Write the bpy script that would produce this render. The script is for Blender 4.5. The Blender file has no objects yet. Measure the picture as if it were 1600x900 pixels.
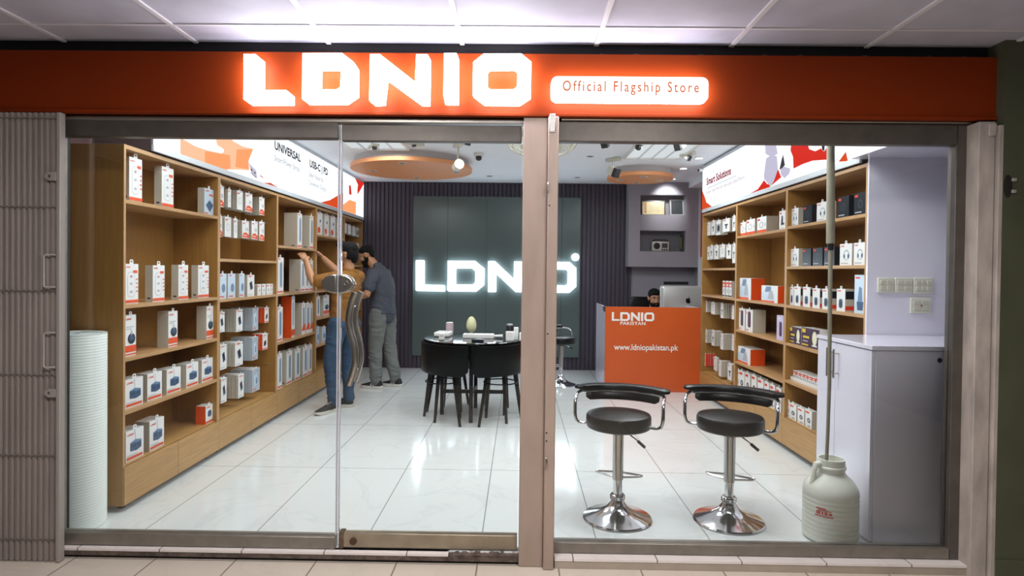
import bpy, bmesh, math, random
from mathutils import Vector, Matrix, Euler, noise
random.seed(7)
S = bpy.context.scene
COL = S.collection
PI = math.pi

# ---------------------------------------------------------------- camera
F, W, H = 956.0, 1600.0, 900.0
PITCH, YAW, ROLL = math.radians(-0.7), math.atan(11 / 956.0), 0.0115
cd = bpy.data.cameras.new('camera')
cam = bpy.data.objects.new('camera', cd)
COL.objects.link(cam)
S.camera = cam
cd.sensor_width = 36.0
cd.lens = F * 36.0 / W
cd.shift_y = -(450 - 435.7) / W
cd.clip_start, cd.clip_end = 0.05, 60
fw = Vector((-math.sin(YAW) * math.cos(PITCH), math.cos(YAW) * math.cos(PITCH), math.sin(PITCH)))
r0 = fw.cross(Vector((0, 0, 1))).normalized()
u0 = r0.cross(fw)
rr = math.cos(ROLL) * r0 + math.sin(ROLL) * u0
uu = -math.sin(ROLL) * r0 + math.cos(ROLL) * u0
m = Matrix((rr, uu, -fw)).transposed().to_4x4()
m.translation = Vector((0, 0, 1.40))
cam.matrix_world = m

# ---------------------------------------------------------------- world, view
wd = bpy.data.worlds.new('world')
S.world = wd
wd.use_nodes = True
wd.node_tree.nodes['Background'].inputs[0].default_value = (0.95, 0.93, 1.0, 1)
wd.node_tree.nodes['Background'].inputs[1].default_value = 0.03
S.view_settings.view_transform = 'Standard'
S.view_settings.look = 'None'
S.view_settings.exposure = 0.0
S.view_settings.gamma = 1.0
S.view_settings.use_curve_mapping = False
try:
    S.cycles.use_denoising = True
    S.cycles.sample_clamp_indirect = 6.0
    S.cycles.max_bounces = 10
    S.cycles.transparent_max_bounces = 12
except Exception:
    pass

def area_light(name, loc, sx, sy, power, color=(1, 1, 1), rot=(0, 0, 0)):
    l = bpy.data.lights.new(name, 'AREA')
    l.shape = 'RECTANGLE'
    l.size, l.size_y = sx, sy
    l.energy = power
    l.color = color
    o = bpy.data.objects.new(name, l)
    o.location = loc
    o.rotation_euler = rot
    COL.objects.link(o)
    return o

ZC = 2.66                       # shop ceiling
# louvred panels: x, y, watts, turned across the shop
PANELS = [(-1.40, 3.46, 25, 1), (1.05, 3.44, 38, 1), (-1.45, 5.72, 24, 0), (1.42, 6.1, 30, 0), (0.0, 4.7, 16, 0)]
for px, py, pw, tn in PANELS:
    area_light('panel_light', (px, py, ZC - 0.045), 1.1 if tn else 0.56, 0.56 if tn else 1.1, pw, (0.93, 0.975, 1.0))
# unseen fill panels added in the corridor ceiling to brighten the lower shop front
CORRIDOR_FILL = [(-.85, 1.2, 50), (.85, 1.2, 50)]
for px, py, pw in CORRIDOR_FILL:
    area_light('corridor_fill', (px, py, 2.505), 0.56, 0.56, pw, (1.0, 0.965, 0.94))
TUBE_STRENGTH = 35.0            # the corridor's ceiling tube, built further down

# ---------------------------------------------------------------- materials
def lin(c):
    if isinstance(c, str):
        c = tuple(int(c[i:i + 2], 16) / 255 for i in (0, 2, 4))
    return tuple(x / 12.92 if x <= .04045 else ((x + .055) / 1.055) ** 2.4 for x in c) + (1,)

MATS = {}
def mat(name, col='808080', rough=0.5, metal=0.0, spec=0.5, coat=0.0, emit=None, es=0.0, var=0.0, vscale=6.0, bump=0.0, bscale=40.0, vec=(1, 1, 1), alpha=1.0, trans=0.0, sss=0.0):
    if name in MATS:
        return MATS[name]
    M = bpy.data.materials.new(name)
    M.use_nodes = True
    n, l = M.node_tree.nodes, M.node_tree.links
    b = n['Principled BSDF']
    b.inputs['Base Color'].default_value = lin(col)
    b.inputs['Roughness'].default_value = rough
    b.inputs['Metallic'].default_value = metal
    b.inputs['Specular IOR Level'].default_value = spec
    b.inputs['Coat Weight'].default_value = coat
    b.inputs['Alpha'].default_value = alpha
    b.inputs['Transmission Weight'].default_value = trans
    if sss:
        b.inputs['Subsurface Weight'].default_value = sss
        b.inputs['Subsurface Radius'].default_value = (.02, .015, .012)
    if emit is not None:
        b.inputs['Emission Color'].default_value = lin(emit)
        b.inputs['Emission Strength'].default_value = es
    if var or bump:
        tc = n.new('ShaderNodeTexCoord')
        mp = n.new('ShaderNodeMapping')
        mp.inputs['Scale'].default_value = vec
        l.new(tc.outputs['Object'], mp.inputs['Vector'])
    if var:
        t = n.new('ShaderNodeTexNoise')
        t.inputs['Scale'].default_value = vscale
        t.inputs['Detail'].default_value = 5
        l.new(mp.outputs[0], t.inputs['Vector'])
        r = n.new('ShaderNodeValToRGB')
        c = lin(col)
        r.color_ramp.elements[0].position, r.color_ramp.elements[1].position = .3, .7
        r.color_ramp.elements[0].color = tuple(x * (1 - var) for x in c[:3]) + (1,)
        r.color_ramp.elements[1].color = tuple(min(1, x * (1 + var)) for x in c[:3]) + (1,)
        l.new(t.outputs['Fac'], r.inputs[0])
        l.new(r.outputs[0], b.inputs['Base Color'])
    if bump:
        t2 = n.new('ShaderNodeTexNoise')
        t2.inputs['Scale'].default_value = bscale
        l.new(mp.outputs[0], t2.inputs['Vector'])
        bp = n.new('ShaderNodeBump')
        bp.inputs['Strength'].default_value = bump
        bp.inputs['Distance'].default_value = .01
        l.new(t2.outputs['Fac'], bp.inputs['Height'])
        l.new(bp.outputs[0], b.inputs['Normal'])
    MATS[name] = M
    return M

def glow(name, col, strength):
    if name in MATS:
        return MATS[name]
    M = bpy.data.materials.new(name)
    M.use_nodes = True
    n, l = M.node_tree.nodes, M.node_tree.links
    n.remove(n['Principled BSDF'])
    e = n.new('ShaderNodeEmission')
    e.inputs[0].default_value = lin(col)
    e.inputs[1].default_value = strength
    l.new(e.outputs[0], n['Material Output'].inputs[0])
    MATS[name] = M
    return M

def glass_mat():
    M = bpy.data.materials.new('clear_glass')
    M.use_nodes = True
    n, l = M.node_tree.nodes, M.node_tree.links
    n.remove(n['Principled BSDF'])
    t = n.new('ShaderNodeBsdfTransparent')
    t.inputs[0].default_value = (.965, .975, .97, 1)
    g = n.new('ShaderNodeBsdfGlossy')
    g.inputs['Roughness'].default_value = 0.0
    g.inputs[0].default_value = (1, 1, 1, 1)
    fr = n.new('ShaderNodeFresnel')
    fr.inputs[0].default_value = 1.45
    mx = n.new('ShaderNodeMixShader')
    l.new(fr.outputs[0], mx.inputs[0])
    l.new(t.outputs[0], mx.inputs[1])
    l.new(g.outputs[0], mx.inputs[2])
    l.new(mx.outputs[0], n['Material Output'].inputs[0])
    MATS['clear_glass'] = M
    return M

def wood_mat(name, col, vec, var=.10, rough=.42):
    return mat(name, col, rough, var=var, vscale=5.0, vec=vec, bump=.03, bscale=30)

def tile_mat(name, col, joint, bw, bh, off, rough, vein, mortar=.003):
    M = bpy.data.materials.new(name)
    M.use_nodes = True
    n, l = M.node_tree.nodes, M.node_tree.links
    b = n['Principled BSDF']
    tc = n.new('ShaderNodeTexCoord')
    mp = n.new('ShaderNodeMapping')
    mp.inputs['Location'].default_value = (off[0], off[1], 0)
    l.new(tc.outputs['Object'], mp.inputs['Vector'])
    br = n.new('ShaderNodeTexBrick')
    br.offset, br.squash = 0.0, 1.0
    br.inputs['Scale'].default_value = 1.0
    br.inputs['Mortar Size'].default_value = mortar
    br.inputs['Mortar Smooth'].default_value = 0.1
    br.inputs['Brick Width'].default_value = bw
    br.inputs['Row Height'].default_value = bh
    c = lin(col)
    br.inputs['Color1'].default_value = c
    br.inputs['Color2'].default_value = tuple(x * .985 for x in c[:3]) + (1,)
    br.inputs['Mortar'].default_value = lin(joint)
    l.new(mp.outputs[0], br.inputs['Vector'])
    # faint marble veins
    ns = n.new('ShaderNodeTexNoise')
    ns.inputs['Scale'].default_value = 1.7
    ns.inputs['Detail'].default_value = 8
    ns.inputs['Distortion'].default_value = 1.4
    l.new(tc.outputs['Object'], ns.inputs['Vector'])
    sb = n.new('ShaderNodeMath'); sb.operation = 'SUBTRACT'; sb.inputs[1].default_value = .5
    l.new(ns.outputs['Fac'], sb.inputs[0])
    ab = n.new('ShaderNodeMath'); ab.operation = 'ABSOLUTE'
    l.new(sb.outputs[0], ab.inputs[0])
    rp = n.new('ShaderNodeValToRGB')
    rp.color_ramp.elements[0].position, rp.color_ramp.elements[1].position = 0.0, 0.025
    rp.color_ramp.elements[0].color = (1 - vein, 1 - vein, 1 - vein * .9, 1)
    rp.color_ramp.elements[1].color = (1, 1, 1, 1)
    l.new(ab.outputs[0], rp.inputs[0])
    mu = n.new('ShaderNodeMix'); mu.data_type = 'RGBA'; mu.blend_type = 'MULTIPLY'
    mu.inputs[0].default_value = 1
    l.new(br.outputs['Color'], mu.inputs[6])
    l.new(rp.outputs[0], mu.inputs[7])
    l.new(mu.outputs[2], b.inputs['Base Color'])
    b.inputs['Roughness'].default_value = rough
    MATS[name] = M
    return M

# ---------------------------------------------------------------- mesh builder
class MB:
    def __init__(self):
        self.v, self.f, self.mi = [], [], []
    def poly(self, pts, mi=0):
        i = len(self.v)
        self.v += [tuple(p) for p in pts]
        self.f.append(tuple(range(i, i + len(pts))))
        self.mi.append(mi)
        return self
    def box(self, x0, x1, y0, y1, z0, z1, mi=0, M=None, faces=None):
        i = len(self.v)
        p = [(x0, y0, z0), (x1, y0, z0), (x1, y1, z0), (x0, y1, z0), (x0, y0, z1), (x1, y0, z1), (x1, y1, z1), (x0, y1, z1)]
        if M is not None:
            p = [tuple(M @ Vector(q)) for q in p]
        self.v += p
        fs = [(0, 3, 2, 1), (4, 5, 6, 7), (0, 1, 5, 4), (1, 2, 6, 5), (2, 3, 7, 6), (3, 0, 4, 7)]  # bottom top front right back left
        for k, q in enumerate(fs):
            self.f.append(tuple(i + a for a in q))
            self.mi.append(faces[k] if faces else mi)
        return self
    def rings(self, rings, mi=0, closed=True, cap=True, loop=False):
        n = len(rings[0])
        i = len(self.v)
        for r in rings:
            self.v += [tuple(p) for p in r]
        R = len(rings)
        for a in range(R if loop else R - 1):
            b = (a + 1) % R
            for k in range(n if closed else n - 1):
                k2 = (k + 1) % n
                self.f.append((i + a * n + k, i + a * n + k2, i + b * n + k2, i + b * n + k))
                self.mi.append(mi)
        if cap and closed and not loop:
            self.f.append(tuple(i + k for k in reversed(range(n)))); self.mi.append(mi)
            self.f.append(tuple(i + (R - 1) * n + k for k in range(n))); self.mi.append(mi)
        return self
    def tube(self, pts, r, n=10, mi=0, loop=False, up=None):
        P = [Vector(p) for p in pts]
        rs = r if isinstance(r, (list, tuple)) else [r] * len(P)
        out, pu = [], None
        for k, p in enumerate(P):
            if loop:
                t = P[(k + 1) % len(P)] - P[k - 1]
            else:
                t = P[min(k + 1, len(P) - 1)] - P[max(k - 1, 0)]
            t.normalize()
            if pu is None:
                a = Vector(up) if up else (Vector((0, 0, 1)) if abs(t.z) < .9 else Vector((1, 0, 0)))
            else:
                a = pu
            u = (a - t * a.dot(t)).normalized()
            pu = u
            w = t.cross(u)
            ra, rb = rs[k] if isinstance(rs[k], (tuple, list)) else (rs[k], rs[k])
            out.append([p + u * (ra * math.cos(2 * PI * j / n)) + w * (rb * math.sin(2 * PI * j / n)) for j in range(n)])
        return self.rings(out, mi, loop=loop)
    def lathe(self, prof, n=32, c=(0, 0, 0), mi=0, cap=True):
        rg = [[(c[0] + r * math.cos(2 * PI * j / n), c[1] + r * math.sin(2 * PI * j / n), c[2] + z) for j in range(n)] for r, z in prof]
        return self.rings(rg, mi, cap=cap)
    def ball(self, c, r, mi=0, n=16, m=10, M=None):
        r = r if isinstance(r, (tuple, list)) else (r, r, r)
        rg = []
        for a in range(m + 1):
            t = PI * (a / m) * .998 + .001 * PI
            ring = [Vector((r[0] * math.sin(t) * math.cos(2 * PI * j / n), r[1] * math.sin(t) * math.sin(2 * PI * j / n), -r[2] * math.cos(t))) for j in range(n)]
            if M is not None:
                ring = [M @ p for p in ring]
            rg.append([p + Vector(c) for p in ring])
        return self.rings(rg, mi)
    def prism(self, pts, a, b, fn, mi=0, side=None):
        """extrude a 2-D outline: fn(u, v, w) maps outline and depth to a point"""
        n = len(pts)
        i = len(self.v)
        self.v += [tuple(fn(u, v, a)) for u, v in pts] + [tuple(fn(u, v, b)) for u, v in pts]
        s = mi if side is None else side
        self.f.append(tuple(i + k for k in range(n))); self.mi.append(mi)
        self.f.append(tuple(i + n + k for k in reversed(range(n)))); self.mi.append(mi)
        for k in range(n):
            k2 = (k + 1) % n
            self.f.append((i + k, i + n + k, i + n + k2, i + k2)); self.mi.append(s)
        return self
    def frame(self, out, inn, a, b, fn, mi=0, side=None):
        n = len(out)
        i = len(self.v)
        s = mi if side is None else side
        for pts, w in ((out, a), (inn, a), (out, b), (inn, b)):
            self.v += [tuple(fn(u, v, w)) for u, v in pts]
        for k in range(n):
            k2 = (k + 1) % n
            self.f += [(i + k, i + k2, i + n + k2, i + n + k), (i + 2 * n + k2, i + 2 * n + k, i + 3 * n + k, i + 3 * n + k2),
                       (i + k2, i + k, i + 2 * n + k, i + 2 * n + k2), (i + n + k, i + n + k2, i + 3 * n + k2, i + 3 * n + k)]
            self.mi += [mi, mi, s, s]
        return self
    def mesh(self, name, mats, smooth=True, angle=35):
        me = bpy.data.meshes.new(name)
        me.from_pydata(self.v, [], self.f)
        for M in (mats if isinstance(mats, (list, tuple)) else [mats]):
            me.materials.append(M)
        if len(me.polygons) == len(self.mi):
            me.polygons.foreach_set('material_index', self.mi)
        bm = bmesh.new()
        bm.from_mesh(me)
        bmesh.ops.recalc_face_normals(bm, faces=bm.faces)
        bm.to_mesh(me)
        bm.free()
        if smooth:
            me.polygons.foreach_set('use_smooth', [True] * len(me.polygons))
            me.set_sharp_from_angle(angle=math.radians(angle))
        me.update()
        return me
    def build(self, name, mats, parent=None, bevel=0, smooth=True, angle=35, seg=2):
        o = bpy.data.objects.new(name, self.mesh(name, mats, smooth, angle))
        COL.objects.link(o)
        if parent is not None:
            o.parent = parent
        if bevel:
            md = o.modifiers.new('edge', 'BEVEL')
            md.width, md.segments, md.limit_method = bevel, seg, 'ANGLE'
            md.angle_limit = math.radians(40)
        return o

def smooth_path(pts, k=5):
    P = [Vector(p) for p in pts]
    out = []
    for i in range(len(P) - 1):
        a, b, c, d = P[max(i - 1, 0)], P[i], P[i + 1], P[min(i + 2, len(P) - 1)]
        for j in range(k):
            t = j / k
            out.append(.5 * ((2 * b) + (c - a) * t + (2 * a - 5 * b + 4 * c - d) * t * t + (3 * b - a - 3 * c + d) * t ** 3))
    return out + [P[-1]]

def empty(name, loc=(0, 0, 0), rz=0.0):
    o = bpy.data.objects.new(name, None)
    o.empty_display_size = .05
    o.location = loc
    o.rotation_euler = (0, 0, rz)
    COL.objects.link(o)
    return o

def tag(o, label=None, cat=None, group=None, kind=None):
    if label: o['label'] = label
    if cat: o['category'] = cat
    if group: o['group'] = group
    if kind: o['kind'] = kind
    return o

def struct(name, mb, mats, label, cat='room', **k):
    o = mb.build(name, mats, **k)
    tag(o, label, cat, kind='structure')
    return o

def kids(o):
    return [c for c in COL.objects if c.parent == o]

def copy_tree(o, loc=None, rz=None, parent=None, children=None):
    c = o.copy()
    COL.objects.link(c)
    if parent is not None:
        c.parent = parent
    for ch in kids(o):
        copy_tree(ch, parent=c)
    if loc is not None: c.location = loc
    if rz is not None: c.rotation_euler = (0, 0, rz)
    return c

def text(s, name, M, size, mt, parent=None, sx=1.0, align='LEFT', depth=0.0, space=1.0, off=0.0):
    """lettering as a mesh; M is a 4x4 whose local x runs along the words and local y up"""
    cu = bpy.data.curves.new(name, 'FONT')
    cu.body = s
    cu.size = size
    cu.align_x = align
    cu.extrude = depth
    cu.space_character = space
    cu.offset = off
    cu.resolution_u = 3
    t = bpy.data.objects.new(name, cu)
    COL.objects.link(t)
    dg = bpy.context.evaluated_depsgraph_get()
    me = bpy.data.meshes.new_from_object(t.evaluated_get(dg))
    bpy.data.objects.remove(t)
    me.transform(M @ Matrix.Diagonal((sx, 1, 1, 1)))
    me.materials.clear()
    me.materials.append(mt)
    me.name = name
    o = bpy.data.objects.new(name, me)
    COL.objects.link(o)
    if parent is not None:
        o.parent = parent
    return o

def basis(ax, ay, org):
    ax, ay = Vector(ax).normalized(), Vector(ay).normalized()
    mm = Matrix((ax, ay, ax.cross(ay))).transposed().to_4x4()
    mm.translation = Vector(org)
    return mm

# outlines of the shop's five letters, unit height, (outer, inner or None)
def logo_letters():
    L = ([(0, 1), (.24, 1), (.24, .2), (.82, .2), (.86, .16), (.86, 0), (.04, 0), (0, .04)], None)
    D = ([(.94, 1), (1.74, 1), (2.02, .76), (2.02, .22), (1.78, 0), (.98, 0), (.94, .04), (.94, .5)],
         [(1.18, .76), (1.66, .76), (1.76, .67), (1.76, .3), (1.68, .22), (1.18, .22), (1.18, .3), (1.18, .5)])
    N = ([(2.14, 1), (2.33, 1), (2.90, .42), (2.90, 1), (3.13, 1), (3.13, 0), (2.96, 0), (2.37, .6), (2.37, 0), (2.14, 0)], None)
    I = ([(3.25, 1), (3.47, 1), (3.50, .97), (3.50, 0), (3.28, 0), (3.25, .03)], None)
    O = ([(3.63, .80), (3.83, 1), (4.53, 1), (4.73, .80), (4.73, .2), (4.53, 0), (3.83, 0), (3.63, .2)],
         [(3.87, .70), (3.93, .76), (4.43, .76), (4.49, .70), (4.49, .29), (4.43, .23), (3.93, .23), (3.87, .29)])
    return [L, D, N, I, O]
LOGO_W = 4.73

def logo_into(mb, fn, h, w, mi, a=0.0, b=None):
    """flat (b None) or extruded letters, total width w and height h; fn(u,v,d)"""
    for out, inn in logo_letters():
        o2 = [(u / LOGO_W * w, v * h) for u, v in out]
        if inn is None:
            if b is None:
                mb.poly([fn(u, v, a) for u, v in o2], mi)
            else:
                mb.prism(o2, a, b, fn, mi)
        else:
            i2 = [(u / LOGO_W * w, v * h) for u, v in inn]
            if b is None:
                for k in range(len(o2)):
                    k2 = (k + 1) % len(o2)
                    mb.poly([fn(*o2[k], a), fn(*o2[k2], a), fn(*i2[k2], a), fn(*i2[k], a)], mi)
            else:
                mb.frame(o2, i2, a, b, fn, mi)

# palette
WHITE = mat('white_card', 'E6E6E4', .45)
WOOD = wood_mat('oak_vertical_grain', '9C7138', (14, 14, .9))
WOODH = wood_mat('oak_drawer_grain', 'B48A52', (14, .9, 14), .14)
EDGE = mat('oak_edge_band', 'B88F62', .4, var=.08, vscale=8)
CHROME = mat('chrome', 'D8D8DA', .12, 1.0)
STEEL = mat('brushed_steel', 'B5B0A8', .3, 1.0, var=.08, vscale=30, vec=(1, 1, 14))
ALU = mat('dull_aluminium', '878077', .42, .5, var=.12, vscale=14, bump=.03)
ALU_SHADE = mat('shaded_aluminium', '5F5953', .42, .4, var=.12, vscale=14, bump=.03)  # shaded copy of the frame aluminium, dimness of the upper rails put into colour
ALUP = mat('stained_aluminium', 'A89589', .42, .25, var=.10, vscale=9, vec=(1, 1, .3))
BLACKP = mat('black_plastic', '141416', .4)
LEATHER = mat('black_leatherette', '0A0A0C', .32, spec=.3, bump=.05, bscale=220)
GLASS = glass_mat()
LAM = mat('lavender_white_laminate', 'E2DEEB', .2, spec=.4, coat=.5)
ORANGE = mat('shop_orange', 'C9551F', .35, var=.04, vscale=3)

# ================================================================ the room
FLOOR = tile_mat('polished_marble_tile', 'DEE2E1', '8C8F8C', .6, 1.2, (1.98, -4.285), .11, .07)
struct('floor', MB().box(-2.75, 2.75, 3.03, 9.0, -.14, 0), FLOOR, 'polished white marble tile floor of the shop', 'floor')
CEIL = mat('ceiling_paint', 'F0F4FA', .7)
struct('ceiling', MB().box(-2.75, 2.75, 3.10, 9.0, ZC, ZC + .1), CEIL, 'flat white plaster ceiling of the shop', 'ceiling')
struct('wall_left', MB().box(-2.75, -2.6, 3.10, 9.0, 0, ZC), mat('plum_brown_paint', '5A4142', .6), 'plum brown side wall behind the shelving', 'wall')
GREYW = mat('grey_wallpaper', '9A969F', .65, var=.05, vscale=60)
struct('wall_right', MB().box(2.5, 2.75, 3.80, 9.0, 0, ZC).box(2.64, 2.75, 3.10, 3.80, 0, ZC), GREYW, 'grey side wall behind the shelving and desk', 'wall')
# slatted back wall, one corrugated sheet
mb = MB()
prof = []
x = -2.6
while x < 1.56:
    prof += [(x, 8.75), (x + .016, 8.75), (x + .020, 8.728), (x + .056, 8.728), (x + .060, 8.75)]
    x += .06
prof += [(1.58, 8.75), (1.58, 8.9), (-2.6, 8.9)]
mb.rings([[(a, b, 0) for a, b in prof], [(a, b, ZC) for a, b in prof]])
struct('wall_back', mb, mat('charcoal_plum_slats', '463E4D', .5), 'dark plum vertical slat back wall', 'wall', smooth=False)
# grey block with two niches
mb = MB()
for b in ((1.51, 1.668, 8.5, 8.75, 1.485, ZC), (2.297, 2.5, 8.5, 8.75, 1.485, ZC), (1.668, 2.297, 8.5, 8.75, 1.485, 1.70),
          (1.668, 2.297, 8.5, 8.75, 1.987, 2.206), (1.668, 2.297, 8.5, 8.75, 2.483, ZC), (1.668, 2.297, 8.70, 8.75, 2.206, 2.483)):
    mb.box(*b)
mb.box(1.668, 2.297, 8.70, 8.75, 1.70, 1.987, 1)
mb.box(1.58, 2.5, 8.75, 8.9, 0, ZC)
struct('wall_niche', mb, [GREYW, mat('speckled_stone', '77767C', .7, var=.3, vscale=90)], 'grey papered wall block with two display niches', 'wall')
struct('trim_1', MB().box(2.47, 2.5, 8.46, 8.5, 0, 2.58), mat('white_trim', 'D8D5DA', .4), 'thin white corner trim beside the grey niche wall', 'trim')
struct('trim_2', MB().box(2.33, 2.5, 7.22, 8.5, 2.58, ZC), CEIL, 'white ceiling bulkhead above the desk corner', 'trim')
# red mural on the side wall by the desk
mb = MB().box(2.492, 2.5, 7.22, 8.46, 0, 2.56, 0)
mb.poly([(2.491, 7.22, 1.1), (2.491, 7.22, 1.55), (2.491, 7.7, 1.72), (2.491, 8.46, 1.62), (2.491, 8.46, .9)], 1)
tag(mb.build('wall_mural', [mat('mural_red', 'B3202C', .35), WHITE]), 'red wall mural with white swoosh between niche wall and shelving', 'mural')
# front: header behind the fascia, pier, panel and soffit at the switch corner
struct('wall_front', MB().box(-2.75, 2.75, 3.04, 3.12, 2.15, 2.75).box(-4.2, -2.31, 3.04, 3.12, -.05, 2.15).box(2.2, 4.2, 3.04, 3.12, -.05, 2.15),
       mat('recess_shade', '1B1A1C', .8), 'dark recessed wall behind the orange fascia', 'wall')  # near-black colour stands in for the shade in the gap above the fascia
struct('wall_panel', MB().box(2.14, 2.64, 3.785, 3.80, 0, 2.125), LAM, 'glossy lavender laminate panel that carries the switches', 'wall')
struct('trim_3', MB().box(2.06, 2.64, 3.12, 3.85, 2.125, ZC), LAM, 'lavender laminate soffit box above the white cabinet', 'trim')
struct('baseboard_left', MB().box(-2.6, -2.585, 3.12, 3.42, 0, .08), WOODH, 'low wooden skirting behind the foam roll', 'baseboard')

# ================================================================ corridor outside
OUTF = tile_mat('beige_corridor_tile', 'CDC2B3', '857B70', .4, .4, (2.19, -2.6), .22, .05, .004)
struct('floor_outside', MB().box(-4.2, 4.2, -1.6, 3.03, -.15, -.05), OUTF, 'beige tiled corridor floor outside the shop', 'floor')
LEDGE = tile_mat('white_ledge_tile', 'E8DFDB', '6E635C', .41, .41, (2.18, 0), .3, .05)
struct('trim_4', MB().box(-2.31, -.335, 3.0, 3.05, -.012, 0.0), LEDGE, 'white tile strip along the threshold', 'trim')
struct('trim_5', MB().box(.19, 2.3, 2.972, 3.05, -.012, 0.0), LEDGE, 'white tile strip under the second window', 'trim')
RISER = mat('broken_cement', '5E5149', .9, var=.45, vscale=22, bump=.6, bscale=50)
mb = MB().box(-2.31, .13, 3.003, 3.06, -.036, -.012).box(-.335, .13, 3.003, 3.06, -.013, -.004)
random.seed(3)
for k in range(26):
    a = random.uniform(-.32, .11); b = random.uniform(3.008, 3.04); s = random.uniform(.004, .014)
    mb.ball((a, b, -.004), (s * 1.6, s, s * .6), n=7, m=5)
struct('trim_6', mb, RISER, 'broken cement riser under the door with a missing tile', 'trim')
struct('trim_11', MB().box(-2.31, .13, 3.012, 3.06, -.05, -.036), mat('gap_shade', '0F0D0C', .9), 'black strip coloured as shade under the threshold', 'trim')  # solid strip, its black colour stands in for shade in the gap
struct('trim_7', MB().box(.19, 2.3, 2.975, 3.06, -.06, -.012), mat('beige_riser', 'A99C8E', .6, var=.1, vscale=8), 'beige tile riser under the second window', 'trim')
OC = mat('stained_ceiling_tile', 'BBBBCA', .75, var=.10, vscale=3.5, bump=.05, bscale=25)
mb = MB()
TB = mat('ceiling_grid_bar', 'DAD8DE', .5)
xs = [-1.613 - .66 * 3 + .66 * k for k in range(-1, 12)]
ys = [2.81 - .66 * k for k in range(0, 7)]
for a in xs:
    mb.box(a - .011, a + .011, -1.2, 3.03, 2.512, 2.53, 1)
for b in ys:
    mb.box(xs[0], xs[-1], b - .008, b + .008, 2.514, 2.53, 1)
mb.box(-4.2, 4.2, -1.6, 3.03, 2.52, 2.62, 0)
struct('ceiling_outside', mb, [OC, TB], 'suspended ceiling of pale panels outside the shop', 'ceiling', smooth=False)
struct('wall_outside', MB().box(2.285, 4.2, 2.93, 3.04, -.05, 2.52).box(2.285, 4.2, 2.92, 2.93, -.05, .05),
       mat('moss_green_paint', '4C4F3C', .55, var=.12, vscale=4), 'moss green corridor wall beside the shop front', 'wall')

# ================================================================ shop front
def window(name, x0, x1, zb, zt, fz, label):
    w = MB().box(x0, x1, 3.03, 3.09, 0, zb).build(name, ALU, bevel=.004)
    tag(w, label, 'window', kind='structure')
    MB().box(x0, x1, 3.03, 3.09, zt, fz).build('top_rail', ALU_SHADE, w, bevel=.004)
    MB().box(x0 + .002, x1 - .002, 3.056, 3.064, zb - .01, zt + .01).build('pane', GLASS, w)
    return w
w1 = window('window_1', -2.31, -.906, .062, 2.05, 2.138, 'fixed glass pane in front of the foam roll')
MB().box(-2.325, -2.30, 3.03, 3.09, 0, 2.138).build('jamb', ALU, w1, bevel=.003)
MB().box(-.9095, -.9055, 3.050, 3.070, .062, 2.05).build('edge_seal', mat('grey_seal', 'BFBFC6', .3), w1)
w2 = window('window_2', .185, 2.145, .055, 2.045, 2.148, 'fixed glass pane in front of the bar stools')
MB().box(2.135, 2.20, 3.03, 3.09, 0, 2.148).build('jamb', ALU_SHADE, w2, bevel=.003)
MB().tube([(.2, 3.02, 2.152), (2.2, 3.02, 2.152)], .008).build('rail_tube', STEEL, w2)
struct('trim_8', MB().box(-2.325, .13, 3.022, 3.08, 2.128, 2.15), mat('pale_aluminium', 'A9A49C', .35, .7), 'pale aluminium lintel strip over the door', 'trim', bevel=.003)

d = empty('door_1', (0.005, 3.06, 0))
tag(d, 'frameless glass shop door with curved steel pulls', 'door', kind='structure')
MB().box(-.895, 0, -.004, .004, .075, 2.045).build('pane', GLASS, d)
MB().box(-.895, 0, -.022, .022, 2.04, 2.12).build('top_rail', ALU_SHADE, d, bevel=.003)
MB().box(-.895, 0, -.022, .022, .008, .08).build('bottom_rail', mat('worn_brass_aluminium', 'A39784', .4, .7, var=.15, vscale=10), d, bevel=.003)
MB().box(-.902, -.896, -.010, .010, .08, 2.04).build('edge_seal', MATS['grey_seal'], d)
mb = MB()
mb.lathe([(.001, 0), (.018, 0), (.018, .006), (.001, .006)], 16)
o = mb.build('bolt', mat('rusty_bolt', '5B4232', .7, .4), d)
o.location = (-.82, -.022, .04); o.rotation_euler = (PI / 2, 0, 0)
MB().box(-.893, -.868, -.026, .026, .002, .085).build('corner_patch', mat('rusty_patch', '6B5A49', .7, .4, var=.4, vscale=40), d, bevel=.003)
# curved pulls inside and outside, joined by two standoffs
zz = [(1.287, .093), (1.25, .078), (1.215, .070), (1.18, .064), (1.15, .062), (1.12, .065), (1.088, .072), (1.05, .084), (1.01, .092), (.97, .096), (.931, .094), (.89, .084), (.86, .074), (.829, .063)]
for yy, nm, ln in ((-.055, 'outer_pull', 0), (.055, 'inner_pull', 0)):
    MB().tube([(-.905 + a + (.0), yy, z) for z, a in zz], .0165, 16).build(nm, STEEL, d)
for z, a in ((1.215, .070), (.90, .087)):
    MB().tube([(-.905 + a, -.05, z), (-.905 + a, .05, z)], .008, 12).build('standoff', CHROME, d)
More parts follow.
